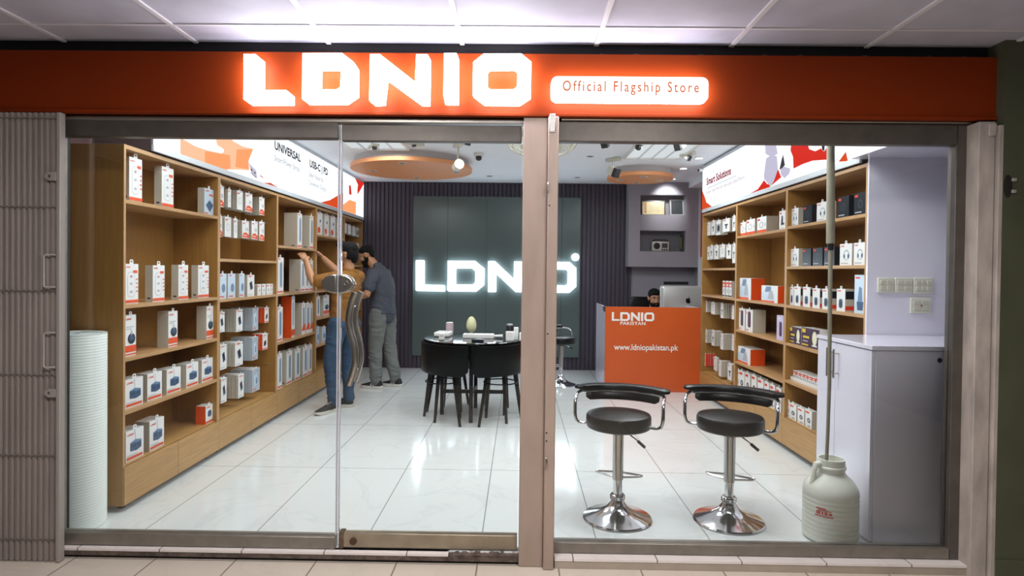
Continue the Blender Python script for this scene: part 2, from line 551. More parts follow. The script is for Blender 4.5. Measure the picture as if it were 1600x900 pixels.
# lock case: two half ovals
def half_oval(sg, nm, parent, ox):
    pts = [(0, -.048)] + [(sg * .073 * math.sin(t) ** .85 if t > 0 else 0, -.048 * math.cos(t)) for t in [PI * k / 14 for k in range(1, 14)]] + [(0, .048)]
    if sg < 0:
        pts = pts[::-1]
    m_ = MB()
    for a, b in ((-.034, -.006), (.006, .034)):
        m_.prism(pts, a, b, lambda u, v, w: (ox + u, w, 1.328 + v))
    return m_.build(nm, STEEL, parent, bevel=.006, seg=3)
lk = half_oval(1, 'lock_case', d, -.902)
kc = MB().lathe([(.001, 0), (.014, 0), (.014, .006), (.006, .006), (.005, .002), (.001, .002)], 20).build('key_cylinder', STEEL, lk)
kc.location = (-.866, -.034, 1.33); kc.rotation_euler = (PI / 2, 0, 0)
sk = half_oval(-1, 'strike_case', w1, -.908)
sk.location = (0, 3.06, 0)

post = MB().box(.013, .132, 2.985, 3.10, -.05, 2.15).build('trim_9', ALUP, bevel=.004)
tag(post, 'wide stained aluminium mullion between door and window', 'trim', kind='structure')
MB().box(.132, .184, 2.955, 3.10, -.05, 2.15).build('shutter_channel', ALUP, post, bevel=.006)
MB().box(.138, .166, 2.948, 2.956, 2.07, 2.16).build('bracket', STEEL, post, bevel=.003)
for z in (1.10, 1.72, .62, .58):
    MB().ball((.142, 2.955, z), (.004, .003, .004), n=8, m=6).build('screw', mat('dark_screw', '2E2724', .5, .5), post)
MB().tube([(.140, 2.952, .50), (.143, 2.945, .49), (.143, 2.945, .455), (.140, 2.952, .445)], .004, 8).build('hasp', STEEL, post)
MB().tube([(.134, 2.953, 1.83), (.133, 2.944, 1.82), (.133, 2.944, 1.79), (.134, 2.953, 1.78)], .004, 8).build('hasp', STEEL, post)

PAINT = mat('flaking_white_paint', 'B0A69F', .6, var=.22, vscale=16, vec=(1, 1, .35), bump=.1)
jp = MB().box(2.185, 2.262, 2.95, 3.04, -.05, 2.14).build('trim_10', PAINT, bevel=.004)
tag(jp, 'flaking white painted post at the end of the shop front', 'trim', kind='structure')
MB().box(2.266, 2.288, 2.93, 3.03, -.05, 2.12).build('track', PAINT, jp, bevel=.003)
MB().box(2.225, 2.262, 2.94, 2.95, 2.07, 2.13).build('bracket', PAINT, jp, bevel=.004)

# folding metal shutter pushed to one side
sh = empty('folding_shutter', (-2.45, 2.965, -.05))
tag(sh, 'folded grey corrugated metal shutter with two pull handles and locking lugs', 'shutter')
mb = MB()
SHM = mat('grey_shutter_steel', 'A0958F', .5, .35, var=.10, vscale=7, vec=(1, 1, .3))
pr = []
x = -.75
k = 0
while x < .195:
    pr += [(x, 0), (x + .006, -.012), (x + .017, -.013), (x + .023, 0)]
    x += .0285
pr += [(.2, 0), (.2, .012), (-.75, .012)]
mb.rings([[(a, b, 0.005) for a, b in pr], [(a, b, 2.195) for a, b in pr]])
mb.build('curtain', SHM, sh, smooth=False)
for z in (2.165, 1.735, 1.327, .918, .523, .112):
    mb = MB()
    x = -.74
    while x < .19:
        mb.tube([(x, -.015, z - .003), (x + .014, -.018, z + .003), (x + .026, -.015, z - .003)], .0022, 6)
        x += .0285
    mb.build('link_strip', mat('dark_link', '6E655F', .5, .3), sh)
PALE = mat('pale_painted_steel', 'A7A09A', .45, .2)
MB().box(.203, .222, -.022, .014, .004, 2.195).build('end_bar', PALE, sh, bevel=.003)
for z0, z1 in ((1.348, 1.505), (.958, 1.127)):
    MB().tube([(.20, -.02, z1), (.162, -.035, z1), (.156, -.038, z1 - .006), (.156, -.038, z0 + .006), (.162, -.035, z0), (.20, -.02, z0)], .0045, 10).build('handle', PALE, sh)
for z in (1.884, .833):
    pts = [(.205, .02), (.172, .02), (.158, .012), (.152, 0), (.158, -.012), (.172, -.02), (.205, -.02)]
    inn = [(.180, .007), (.172, .008), (.167, .006), (.165, 0), (.167, -.006), (.172, -.008), (.180, -.007)]
    MB().frame(pts, inn, -.03, -.024, lambda u, v, w: (u, w, z + v)).build('lug', PALE, sh)

# ================================================================ fascia sign
fs = empty('fascia_sign', (0, 2.98, 2.155))
tag(fs, 'long orange fascia sign with glowing white LDNIO letters', 'sign')
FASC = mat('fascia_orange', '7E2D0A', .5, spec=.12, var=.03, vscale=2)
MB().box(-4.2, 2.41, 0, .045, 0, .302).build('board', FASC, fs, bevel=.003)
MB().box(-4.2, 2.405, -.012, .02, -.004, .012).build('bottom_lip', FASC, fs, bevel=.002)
mb = MB()
mb.tube([(.2 + .16 * q / 10, .06 + .01 * math.sin(q), .298 + .024 * max(0, math.sin(2 * PI * q / 10)) ** .6) for q in range(140)], .0025, 6)
mb.build('loose_wire', mat('grey_wire', '55524E', .6), fs)
LETG = glow('sign_letter_light', 'F9FAFF', 14.0)
LETS = glow('sign_letter_edge_light', 'F6F4FF', 24.0)
def px_letter(pts):
    return [((a - 811) / 956 * 2.93 + .006, 1.40 + (-(b - 424) + .0115 * (a - 811)) / 956 * 2.93 - 2.155) for a, b in pts]
c1 = lambda L: [(360 + a / 6.154, 70 + b / 6.154) for a, b in L]
c2 = lambda L: [(600 + a / 6.154, 70 + b / 6.154) for a, b in L]
SL = [
    (c1([(100, 95), (210, 95), (270, 145), (270, 440), (510, 440), (562, 485), (562, 568), (160, 568), (100, 525)]), None),
    (c1([(665, 90), (1045, 90), (1150, 170), (1190, 230), (1190, 490), (1085, 562), (715, 562), (665, 525)]),
     c1([(830, 232), (1032, 232), (1034, 262), (1035, 300), (1032, 410), (995, 437), (840, 437), (830, 425)])),
    (c1([(1315, 100), (1405, 100)]) + c2([(270, 365), (280, 103), (385, 103), (407, 140), (407, 575), (330, 575)]) + c1([(1475, 335), (1450, 570), (1355, 575), (1310, 540)]), None),
    (c2([(545, 95), (665, 95), (682, 140), (682, 568), (560, 568), (545, 500)]), None),
    (c2([(825, 180), (925, 100), (1280, 100), (1378, 180), (1378, 510), (1275, 578), (935, 575), (825, 490)]),
     c2([(960, 262), (990, 237), (1220, 237), (1248, 262), (1248, 410), (1215, 440), (990, 440), (960, 415)])),
]
fnl = lambda u, v, w: (u, w, v)
for out, inn in SL:
    mb = MB()
    if inn is None:
        mb.prism(px_letter(out), -.062, -.02, fnl, 0, 1)
    else:
        mb.frame(px_letter(out), px_letter(inn), -.062, -.02, fnl, 0, 1)
    mb.build('sign_letter', [LETG, LETS], fs, smooth=False)
# tagline light box with cut lettering
pts = []
x0, x1, z0, z1, r = .142, .888, .058, .176, .03
for cx, cz, a0 in ((x1 - r, z1 - r, 0), (x0 + r, z1 - r, 90), (x0 + r, z0 + r, 180), (x1 - r, z0 + r, 270)):
    for k in range(6):
        t = math.radians(a0 + 18 * k)
        pts.append((cx + r * math.cos(t), cz + r * math.sin(t)))
TAGF = glow('tagline_face_light', 'FFFBF8', 2.2)
tp = MB().prism(pts, -.055, -.02, fnl, 0, 1).build('tagline_box', [LETG, LETS], fs, smooth=False)
MB().poly([(u, -.0556, v) for u, v in pts]).build('tagline_face', TAGF, tp, smooth=False)
text('Official Flagship Store', 'tagline_lettering', basis((1, 0, -.004), (0, 0, 1), (.195, -.0565, .107)), .07, glow('tagline_orange', 'E8703A', .85), tp, sx=.755, space=1.32, off=.0008)

# ================================================================ wall logo on dark glass panel
lp = empty('logo_wall_panel', (-.325, 8.70, 1.32))
tag(lp, 'dark green glass panel with glowing LDNIO letters on the slat wall', 'sign')
DG = mat('dark_green_glass', '566261', .22, spec=.5)
bx = [-1.515, -1.02, -.47, .08, .6, .865]
for a, b in zip(bx, bx[1:]):
    MB().box(a + .325 + .001, b + .325 - .001, -.012, .02, -1.135, 1.135).build('glass_panel', DG, lp, bevel=.002)
WL = glow('wall_letter_light', 'E6F2FF', 9.0)
fw_ = lambda u, v, w: (-1.135 + u, w, -.212 + v)
for out, inn in logo_letters():
    sc = 2.265 / LOGO_W
    o2 = [(u * sc, v * .432) for u, v in out]
    mb = MB()
    if inn is None:
        mb.prism(o2, -.065, -.03, fw_)
    else:
        mb.frame(o2, [(u * sc, v * .432) for u, v in inn], -.065, -.03, fw_)
    mb.build('sign_letter', WL, lp, smooth=False)
mb = MB().lathe([(.001, 0), (.052, 0), (.052, .03), (.001, .03)], 24)
rg = mb.build('registered_mark', WL, lp)
rg.location = (1.116, -.035, .290); rg.rotation_euler = (PI / 2, 0, 0)
text('R', 'mark_lettering', basis((1, 0, 0), (0, 0, 1), (1.093, -.0665, .262)), .08, glow('mark_red', 'E07040', .8), lp)

# ================================================================ light boxes above the shelving
LBW = glow('lightbox_white', 'F4F9FF', 1.4)
LBALU = mat('lightbox_aluminium', 'D3D9DE', .35, .15)
LBCASE = mat('lightbox_casing', '54464A', .5)
def lightbox(name, side, y0, y1, z1, label):
    s = -1 if side == 'L' else 1
    xf = 2.225 if side == 'L' else 2.125
    root = empty(name, (s * xf, y0, 2.105))
    tag(root, label, 'sign')
    xb = 2.59 if side == 'L' else 2.498
    a, b = sorted((0, s * (xb - xf)))
    MB().box(a + (.012 if s > 0 else 0), b - (.012 if s < 0 else 0), 0, y1 - y0, 0.001, z1 - 2.105).build('casing', LBCASE, root)
    f = sorted((s * -.004, s * .012))
    MB().box(f[0], f[1], 0, y1 - y0, 0, .038).box(f[0], f[1], 0, y1 - y0, z1 - 2.105 - .03, z1 - 2.105).build('border', LBALU, root, bevel=.002)
    return root, s
def art(root, s, y0, name, layers, mats, z1, y1):
    mb = MB()
    mb.poly([(0, 0, .038), (0, y1 - y0, .038), (0, y1 - y0, z1 - 2.105 - .03), (0, 0, z1 - 2.105 - .03)], 0)
    for k, (pts, mi) in enumerate(layers):
        x = -s * (.0006 + .0005 * k)
        cl = [(y - y0, min(max(z - 2.105, .038), z1 - 2.105 - .03)) for y, z in pts]
        cl = [(min(max(a, 0), y1 - y0), b) for a, b in cl]
        mb.poly([(x, a, b) for a, b in cl], mi)
    return mb.build(name, mats, root, smooth=False)
OR1, OR2 = glow('print_pale_orange', 'FFC09A', 1.25), glow('print_orange', 'FFA26C', 1.2)
RD1, RD2 = glow('print_red_orange', 'F0552A', .95), glow('print_red', 'EE3528', .95)
LIL, DK = glow('print_lilac', 'D9D2EA', .95), glow('print_dark', '43404A', .9)
lb, s = lightbox('lightbox_sign', 'L', 3.69, 8.70, 2.66, 'long lit white and orange sign with UNIVERSAL lettering above the shelving')
art(lb, s, 3.69, 'printed_face', [
    ([(3.985, 2.62), (5.079, 2.62), (5.08, 2.394), (4.989, 2.28), (5.008, 2.205), (4.737, 2.166), (4.61, 2.118), (3.986, 2.118)], 1),
    ([(4.298, 2.223), (4.669, 2.264), (4.681, 2.171), (4.61, 2.118), (4.299, 2.118)], 2),
    ([(4.76, 2.19), (5.0, 2.21), (4.99, 2.28), (5.07, 2.39), (4.78, 2.33)], 2),
    ([(4.004, 2.245), (4.049, 2.242), (4.158, 2.23), (4.298, 2.232), (4.529, 2.251), (4.574, 2.27), (4.568, 2.29), (4.471, 2.301), (4.447, 2.341), (4.2, 2.5), (4.0, 2.45)], 0),
    ([(4.706, 2.62), (4.706, 2.382), (4.884, 2.374), (5.08, 2.394), (5.14, 2.62)], 0),
    ([(4.989, 2.265), (5.136, 2.221), (5.155, 2.159), (5.038, 2.184)], 5),
    ([(5.03, 2.225), (5.06, 2.218), (5.06, 2.205), (5.03, 2.212)], 6), ([(5.09, 2.21), (5.12, 2.203), (5.12, 2.19), (5.09, 2.197)], 6),
    ([(5.04, 2.19), (5.13, 2.168), (5.13, 2.160), (5.04, 2.184)], 6),
    ([(5.199, 2.204), (5.304, 2.179), (5.221, 2.186)], 3), ([(5.292, 2.145), (5.427, 2.162), (5.60, 2.10), (5.3, 2.12)], 3),
    ([(6.802, 2.10), (7.14, 2.21), (7.475, 2.311), (7.66, 2.36), (7.66, 2.10)], 3),
    ([(7.64, 2.205), (7.959, 2.309), (8.27, 2.311), (8.26, 2.12), (7.648, 2.105)], 2),
    ([(8.20, 2.66), (8.70, 2.66), (8.345, 2.424), (8.33, 2.5), (8.36, 2.56)], 4), ([(7.915, 2.486), (7.998, 2.506), (8.048, 2.387), (7.927, 2.372)], 4),
], [LBW, OR1, OR2, RD1, RD2, LIL, DK], 2.66, 8.70)
TD, TG = glow('print_text_dark', '3A363C', .7), glow('print_text_grey', '9A98A0', .95)
OFFS = {'UNIVERSAL': .03, 'USB-C | PD': .03, 'Smart Solutions': .035}
def lb_text(root, s, y0, sx_, tx, y, z, size, mt, sx=1.0):
    ax = (0, 1, 0) if s < 0 else (0, -1, 0)
    return text(tx, 'sign_lettering', basis(ax, (0, 0, 1), (-s * .012, y - y0, z - 2.105)), size, mt, root, sx=sx, off=size * OFFS.get(tx, 0))
lb_text(lb, s, 3.69, 0, 'UNIVERSAL', 5.49, 2.478, .105, TD, 1.24)
lb_text(lb, s, 3.69, 0, 'Smart Power Strips', 5.49, 2.375, .072, TG, 1.12)
lb_text(lb, s, 3.69, 0, 'USB-C | PD', 6.41, 2.478, .105, TD, 1.22)
lb_text(lb, s, 3.69, 0, 'Safer Faster &', 6.39, 2.372, .072, TG, 1.12)
lb_text(lb, s, 3.69, 0, 'Convenient Charge', 6.39, 2.288, .066, TG, 1.08)
lr, s = lightbox('lightbox_sign', 'R', 3.86, 7.17, 2.645, 'lit white and red sign with Smart Solutions lettering above the shelving')
art(lr, s, 3.86, 'printed_face', [
    ([(7.17, 2.363), (7.08, 2.29), (7.01, 2.213), (6.807, 2.095), (7.17, 2.1)], 2),
    ([(5.70, 2.09), (5.50, 2.16), (5.366, 2.22), (5.243, 2.141), (5.078, 2.266), (5.013, 2.191), (5.252, 2.107)], 1),
    ([(4.795, 2.62), (4.851, 2.377), (4.804, 2.318), (4.793, 2.224), (4.643, 2.232), (4.485, 2.23), (4.259, 2.197), (4.181, 2.18), (4.183, 2.245), (4.15, 2.62)], 1),
    ([(4.262, 2.291), (4.315, 2.262), (4.361, 2.294), (4.445, 2.29), (4.537, 2.324), (4.556, 2.357), (4.5, 2.5), (4.2, 2.5)], 0),
    ([(4.31, 2.262), (4.345, 2.285), (4.36, 2.40), (4.30, 2.40)], 4),
    ([(4.027, 2.206), (4.115, 2.156), (4.02, 2.116), (3.876, 2.112), (3.88, 2.143), (4.0, 2.14)], 2),
    ([(5.363, 2.264), (5.322, 2.4), (5.217, 2.411), (5.1, 2.377), (5.074, 2.266), (5.149, 2.182), (5.22, 2.138), (5.362, 2.232)], 3),
    ([(5.352, 2.537), (5.125, 2.489), (5.083, 2.396), (5.198, 2.386), (5.334, 2.444)], 3),
    ([(4.789, 2.252), (4.797, 2.214), (4.825, 2.184), (4.868, 2.168), (4.921, 2.168), (4.975, 2.185), (5.022, 2.216), (5.055, 2.256), (5.068, 2.3), (5.059, 2.34), (5.028, 2.37), (4.983, 2.385), (4.929, 2.382), (4.876, 2.364), (4.831, 2.333), (4.801, 2.293)], 0),
    ([(5.025, 2.252), (4.971, 2.272), (4.839, 2.232), (4.856, 2.195), (4.941, 2.171), (5.009, 2.208)], 3),
    ([(4.975, 2.368), (4.938, 2.275), (5.018, 2.256), (5.039, 2.26), (5.001, 2.335)], 4),
    ([(6.975, 2.366), (6.039, 2.366), (6.039, 2.361), (6.975, 2.361)], 5),
], [LBW, RD2, RD1, LIL, DK, TG], 2.645, 7.17)
TR = glow('print_text_red', 'B01F3A', .8)
lb_text(lr, s, 3.86, 0, 'Smart Solutions', 6.975, 2.402, .108, TR, 1.16)
lb_text(lr, s, 3.86, 0, 'Number Simple Planet with High-Quality Digital Platform', 6.979, 2.300, .05, glow('print_text_pink', 'C98C98', .95), 1.02)

# standing goods: wall side, bay, shelf, shelf height, (kind, y0, y1, height, depth)
STAND = [
    ('L',1,'top',1.784,[('strip', 3.533, 3.654, 0.259, 0.04), ('strip', 3.858, 3.987, 0.258, 0.05), ('adapter', 4.378, 4.516, 0.193, 0.05)]),
    ('L',1,'second',1.184,[('strip', 3.496, 3.621, 0.235, 0.05), ('strip', 3.767, 3.891, 0.231, 0.05), ('strip', 4.052, 4.171, 0.234, 0.05), ('strip', 4.305, 4.448, 0.232, 0.05)]),
    ('L',1,'third',0.879,[('charger', 3.501, 3.601, 0.237, 0.07), ('charger', 3.936, 4.044, 0.235, 0.07), ('charger', 4.455, 4.555, 0.239, 0.075)]),
    ('L',1,'fourth',0.574,[('cube', 3.506, 3.669, 0.168, 0.085), ('cube', 3.716, 3.868, 0.168, 0.085), ('cube', 3.924, 4.082, 0.163, 0.085), ('cube', 4.153, 4.312, 0.163, 0.085), ('cube', 4.395, 4.559, 0.164, 0.085)]),
    ('L',1,'drawer',0.259,[('cube', 3.514, 3.677, 0.181, 0.09), ('cube', 3.735, 3.898, 0.185, 0.09), ('redside', 4.477, 4.583, 0.131, 0.07)]),
    ('L',2,'lower',1.164,[('bluebox', 4.601, 4.722, 0.191, 0.05), ('bluebox', 4.743, 4.872, 0.19, 0.05), ('bluebox', 4.94, 5.032, 0.195, 0.06), ('pbank', 5.092, 5.216, 0.183, 0.05), ('mini', 5.287, 5.36, 0.099, 0.06), ('mini', 5.38, 5.455, 0.097, 0.06), ('mini', 5.476, 5.554, 0.095, 0.06), ('mini', 5.568, 5.656, 0.093, 0.06)]),
    ('L',3,'top',1.619,[('tall', 6.233, 6.362, 0.357, 0.14), ('tall', 6.637, 6.751, 0.36, 0.14)]),
    ('L',3,'second',1.164,[('tall', 5.719, 5.868, 0.345, 0.06), ('tall', 6.334, 6.448, 0.338, 0.12), ('tall', 6.458, 6.586, 0.334, 0.12), ('tall', 6.596, 6.773, 0.33, 0.12)]),
    ('L',3,'third',0.709,[('tall', 5.72, 5.86, 0.325, 0.06), ('redtall', 6.082, 6.178, 0.414, 0.1), ('wedge', 6.372, 6.477, 0.328, 0.12), ('wedge', 6.497, 6.617, 0.321, 0.12), ('wedge', 6.637, 6.773, 0.314, 0.12)]),
    ('L',3,'drawer',0.259,[('tall', 5.735, 5.852, 0.329, 0.08), ('tall', 5.966, 6.11, 0.322, 0.09), ('tall', 6.189, 6.335, 0.319, 0.09), ('tall', 6.41, 6.566, 0.318, 0.09), ('tall', 6.647, 6.794, 0.31, 0.09)]),
    ('L',4,'top',1.787,[('dot', 6.847, 7.025, 0.257, 0.08), ('dot', 7.095, 7.262, 0.258, 0.08), ('dot', 7.337, 7.515, 0.257, 0.08), ('dot', 7.595, 7.759, 0.256, 0.08)]),
    ('L',4,'third',0.853,[('tall', 6.825, 6.957, 0.24, 0.08), ('charger', 7.094, 7.286, 0.243, 0.08)]),
    ('L',4,'fourth',0.547,[('bluebox', 6.833, 6.943, 0.198, 0.08), ('bluebox', 7.034, 7.174, 0.178, 0.08)]),
    ('R',1,'top',1.784,[('headset', 4.838, 4.964, 0.141, 0.055), ('black', 4.58, 4.714, 0.139, 0.06), ('headset', 4.349, 4.498, 0.137, 0.06), ('black', 4.065, 4.211, 0.144, 0.06), ('black', 3.864, 4.004, 0.147, 0.06)]),
    ('R',1,'second',1.465,[('headset', 4.843, 4.986, 0.139, 0.055), ('black', 4.579, 4.717, 0.135, 0.03), ('black', 4.41, 4.549, 0.133, 0.03), ('black', 4.242, 4.383, 0.135, 0.04), ('headset', 4.023, 4.166, 0.143, 0.03), ('headset', 3.861, 4.0, 0.144, 0.03)]),
    ('R',1,'third',1.157,[('oval', 4.905, 4.992, 0.145, 0.02), ('oval', 4.738, 4.848, 0.149, 0.02), ('oval', 4.583, 4.696, 0.148, 0.02), ('oval', 4.437, 4.543, 0.147, 0.025), ('oval', 4.292, 4.4, 0.146, 0.05), ('oval', 4.091, 4.202, 0.148, 0.06), ('bottle', 3.861, 3.978, 0.248, 0.06)]),
    ('R',1,'fourth',0.856,[('eggbox', 4.737, 4.991, 0.129, 0.09), ('eggbox', 4.436, 4.705, 0.142, 0.09)]),
    ('R',1,'fifth',0.56,[('snack', 4.857, 4.91, 0.073, 0.1), ('snack', 4.793, 4.844, 0.073, 0.1), ('snack', 4.73, 4.781, 0.073, 0.1), ('snack', 4.67, 4.718, 0.073, 0.1), ('snack', 4.604, 4.658, 0.073, 0.1), ('snack', 4.542, 4.593, 0.074, 0.1), ('snack', 4.47, 4.531, 0.076, 0.1)]),
    ('R',1,'drawer',0.259,[('watch', 4.904, 5.015, 0.122, 0.04), ('watch', 4.78, 4.892, 0.123, 0.04), ('watch', 4.641, 4.757, 0.123, 0.04), ('watch', 4.52, 4.63, 0.131, 0.04)]),
    ('R',2,'top',1.77,[('plainred', 5.926, 6.162, 0.134, 0.03), ('plainred', 5.671, 5.894, 0.143, 0.03), ('plainred', 5.409, 5.626, 0.143, 0.1), ('stand', 5.022, 5.152, 0.158, 0.05)]),
    ('R',2,'second',1.157,[('orangebox', 5.797, 6.11, 0.207, 0.125), ('orangebox', 5.159, 5.49, 0.147, 0.055)]),
    ('R',2,'third',0.855,[('speaker', 5.992, 6.16, 0.21, 0.05), ('speaker', 5.69, 5.865, 0.21, 0.12), ('lilac', 5.037, 5.161, 0.204, 0.05)]),
    ('R',2,'fourth',0.542,[('orangebox', 5.842, 6.151, 0.152, 0.14)]),
    ('R',2,'drawer',0.259,[('watch', 6.034, 6.177, 0.192, 0.05), ('watch', 5.881, 6.017, 0.205, 0.05), ('watch', 5.727, 5.864, 0.211, 0.05), ('watch', 5.573, 5.703, 0.214, 0.05), ('watch', 5.42, 5.55, 0.211, 0.05), ('watch', 5.296, 5.405, 0.207, 0.05), ('watch', 5.177, 5.281, 0.207, 0.05), ('watch', 5.05, 5.156, 0.198, 0.05)]),
    ('R',3,'lower',1.157,[('snack', 6.467, 6.547, .17, .06), ('snack', 6.361, 6.438, .17, .06), ('snack', 6.267, 6.342, .17, .06)]),
]
# goods on pegs: wall side, bay, row, (kind, y0, y1, z bottom, height, how many deep)
HANG = [
    ('L',2,'top',[('card_orange', 4.625, 4.715, 1.87, 0.161, 2), ('card_plain', 4.778, 4.831, 1.879, 0.146, 3), ('card_plain', 4.93, 5.033, 1.877, 0.156, 4), ('card_orange', 5.092, 5.215, 1.878, 0.156, 4), ('card_orange', 5.357, 5.464, 1.874, 0.159, 5)]),
    ('L',2,'second',[('card_orange', 4.627, 4.687, 1.639, 0.161, 2), ('card_plain', 4.728, 4.834, 1.646, 0.155, 3), ('card_plain', 4.877, 4.944, 1.643, 0.154, 2), ('card_orange', 5.024, 5.156, 1.652, 0.145, 4), ('card_orange', 5.205, 5.333, 1.651, 0.155, 4), ('card_orange', 5.36, 5.468, 1.647, 0.165, 4)]),
    ('L',2,'third',[('pbank', 4.646, 4.737, 0.905, 0.153, 3), ('pbank', 4.931, 5.046, 0.881, 0.178, 6), ('clear', 5.242, 5.352, 0.861, 0.196, 5), ('red', 5.48, 5.578, 0.909, 0.14, 3)]),
    ('L',2,'fourth',[('pbank', 4.669, 4.772, 0.613, 0.195, 3), ('pbank', 4.912, 5.056, 0.602, 0.195, 5), ('clear', 5.233, 5.349, 0.605, 0.196, 5), ('red', 5.442, 5.554, 0.668, 0.145, 3)]),
    ('L',2,'fifth',[('pbank', 4.682, 4.775, 0.352, 0.195, 3), ('pbank', 4.972, 5.077, 0.331, 0.191, 5), ('clear', 5.237, 5.393, 0.327, 0.197, 5)]),
    ('L',5,'top',[('card_plain', 8.004, 8.078, 1.881, 0.126, 3), ('card_plain', 8.154, 8.278, 1.875, 0.128, 3), ('card_plain', 8.375, 8.505, 1.87, 0.124, 3), ('card_dark', 8.573, 8.71, 1.864, 0.127, 3), ('card_dark', 8.781, 8.925, 1.858, 0.129, 2)]),
    ('L',5,'second',[('card_orange', 8.131, 8.254, 1.633, 0.128, 3), ('card_orange', 8.349, 8.48, 1.631, 0.132, 3), ('card_plain', 8.58, 8.717, 1.629, 0.136, 3), ('card_plain', 8.788, 8.932, 1.626, 0.139, 2)]),
    ('R',3,'top',[('card_plain', 7.057, 7.213, 1.842, 0.149, 2), ('card_icon', 6.896, 7.022, 1.839, 0.16, 3), ('card_dark', 6.699, 6.852, 1.828, 0.163, 3), ('card_icon', 6.416, 6.637, 1.847, 0.136, 4), ('card_icon', 6.246, 6.33, 1.838, 0.158, 2)]),
    ('R',3,'second',[('card_icon', 7.078, 7.162, 1.56, 0.148, 3), ('card_icon', 6.951, 7.055, 1.565, 0.153, 3), ('card_icon', 6.762, 6.905, 1.561, 0.157, 3), ('card_plain', 6.552, 6.709, 1.578, 0.138, 3), ('card_icon', 6.364, 6.502, 1.56, 0.147, 2), ('card_icon', 6.232, 6.316, 1.511, 0.196, 2)]),
    ('R',3,'third',[('card_plain', 7.156, 7.279, 0.952, 0.128, 4), ('card_plain', 6.852, 6.989, 0.943, 0.129, 4), ('card_icon', 6.573, 6.656, 0.923, 0.158, 5), ('card_plain', 6.242, 6.307, 0.936, 0.137, 2)]),
    ('R',3,'fourth',[('card_icon', 7.139, 7.237, 0.594, 0.149, 4), ('card_icon', 6.858, 6.949, 0.591, 0.165, 4), ('card_plain', 6.558, 6.651, 0.586, 0.171, 5), ('card_plain', 6.237, 6.293, 0.616, 0.156, 2)]),
    ('R',3,'fifth',[('card_red', 7.198, 7.324, 0.32, 0.143, 4), ('card_plain', 6.746, 6.867, 0.325, 0.149, 1), ('card_plain', 6.606, 6.69, 0.289, 0.165, 4), ('card_icon', 6.289, 6.404, 0.301, 0.171, 3)]),
]

# ================================================================ shelving
ZT = 2.095
def shelf_bay(side, y0, y1, levels, label, hooks):
    s = -1 if side == 'L' else 1
    xf, xb = (2.24, 2.585) if side == 'L' else (2.14, 2.495)
    root = empty('shelf_unit', (s * (xf + xb) / 2, (y0 + y1) / 2, 0))
    tag(root, label, 'shelving', 'oak shelving bays along the shop walls')
    ox, oy = root.location.x, root.location.y
    X = lambda a, b: sorted((s * a - ox, s * b - ox))
    def slab(nm, a, b, ya, yb, za, zb, mt, bev=.0015):
        xx = X(a, b)
        return MB().box(xx[0], xx[1], ya - oy, yb - oy, za, zb).build(nm, mt, root, bevel=bev)
    for ya, yb in ((y0, y0 + .018), (y1 - .018, y1)):
        slab('side_panel', xf + .002, xb, ya, yb, .035, ZT, WOOD)
        slab('edge_strip', xf, xf + .002, ya, yb, .035, ZT, EDGE, 0)
    slab('back_panel', xb - .012, xb, y0 + .018, y1 - .018, .035, ZT, WOOD, 0)
    slab('top_panel', xf, xb, y0 + .018, y1 - .018, ZT - .024, ZT, EDGE)
    for z in levels:
        if z < .3:
            continue
        slab('shelf', xf, xb - .012, y0 + .018, y1 - .018, z - .022, z, EDGE)
    slab('base_board', xf + .012, xb - .012, y0 + .018, y1 - .018, .241, .259, WOODH)
    ym = (y0 + y1) / 2
    for ya, yb in ((y0 + .0015, ym - .002), (ym + .002, y1 - .0015)):
        slab('drawer', xf - .009, xf - .0005, ya, yb, .04, .256, WOODH, .001)
    for yy in (y0 + .08, y1 - .08):
        c = MB().lathe([(.001, 0), (.02, 0), (.02, .034), (.001, .034)], 14).build('foot', BLACKP, root)
        c.location = (s * (xf + .06) - ox, yy - oy, .001)
    for (y, z) in hooks:
        a, b = s * (xb - .012) - ox, s * (xf + .02) - ox
        MB().tube([(a, y - oy, z), (b, y - oy, z), (b, y - oy, z + .016)], .003, 7).build('peg_hook', CHROME, root)
    return root

def hook_list(side, bay):
    out = []
    for sd, b, row, items in HANG:
        if (sd, b) == (side, bay):
            out += [((a + c) / 2, z + h - .012) for st, a, c, z, h, n in items]
    return out
EX = [(5.51, 2.05), (5.51, 1.815), (5.25, 1.06), (5.53, .52)]
LB = [3.44, 4.54, 5.64, 6.73, 7.81, 8.725]
LLEV = [[1.784, 1.184, .879, .574], [1.47, 1.164], [1.619, 1.164, .709], [1.787, 1.158, .853, .547], [1.46, 1.158, .853]]
LN = ['first', 'second', 'third', 'fourth', 'fifth']
LDESC = ['oak shelving bay nearest the foam roll, power strip boxes on four shelves', 'oak shelving bay with peg hooks above and below two shelves of boxes',
         'oak shelving bay with tall narrow boxes, the one being reached into', 'oak shelving bay behind the man in the mustard shirt',
         'oak shelving bay with peg hooks ending at the slatted back wall']
for k in range(5):
    shelf_bay('L', LB[k], LB[k + 1], LLEV[k], LDESC[k], hook_list('L', k + 1) + (EX if k == 1 else []))
RB = [3.80, 4.94, 6.07, 7.20]
RLEV = [[1.784, 1.465, 1.157, .856, .56], [1.77, 1.157, .855, .542], [1.46, 1.157]]
RDESC = ['oak shelving bay beside the white cabinet, black boxes on its top shelf', 'oak shelving bay holding the large orange sided boxes', 'oak shelving bay with peg hooks next to the orange counter']
for k in range(3):
    shelf_bay('R', RB[k], RB[k + 1], RLEV[k], RDESC[k], hook_list('R', k + 1))

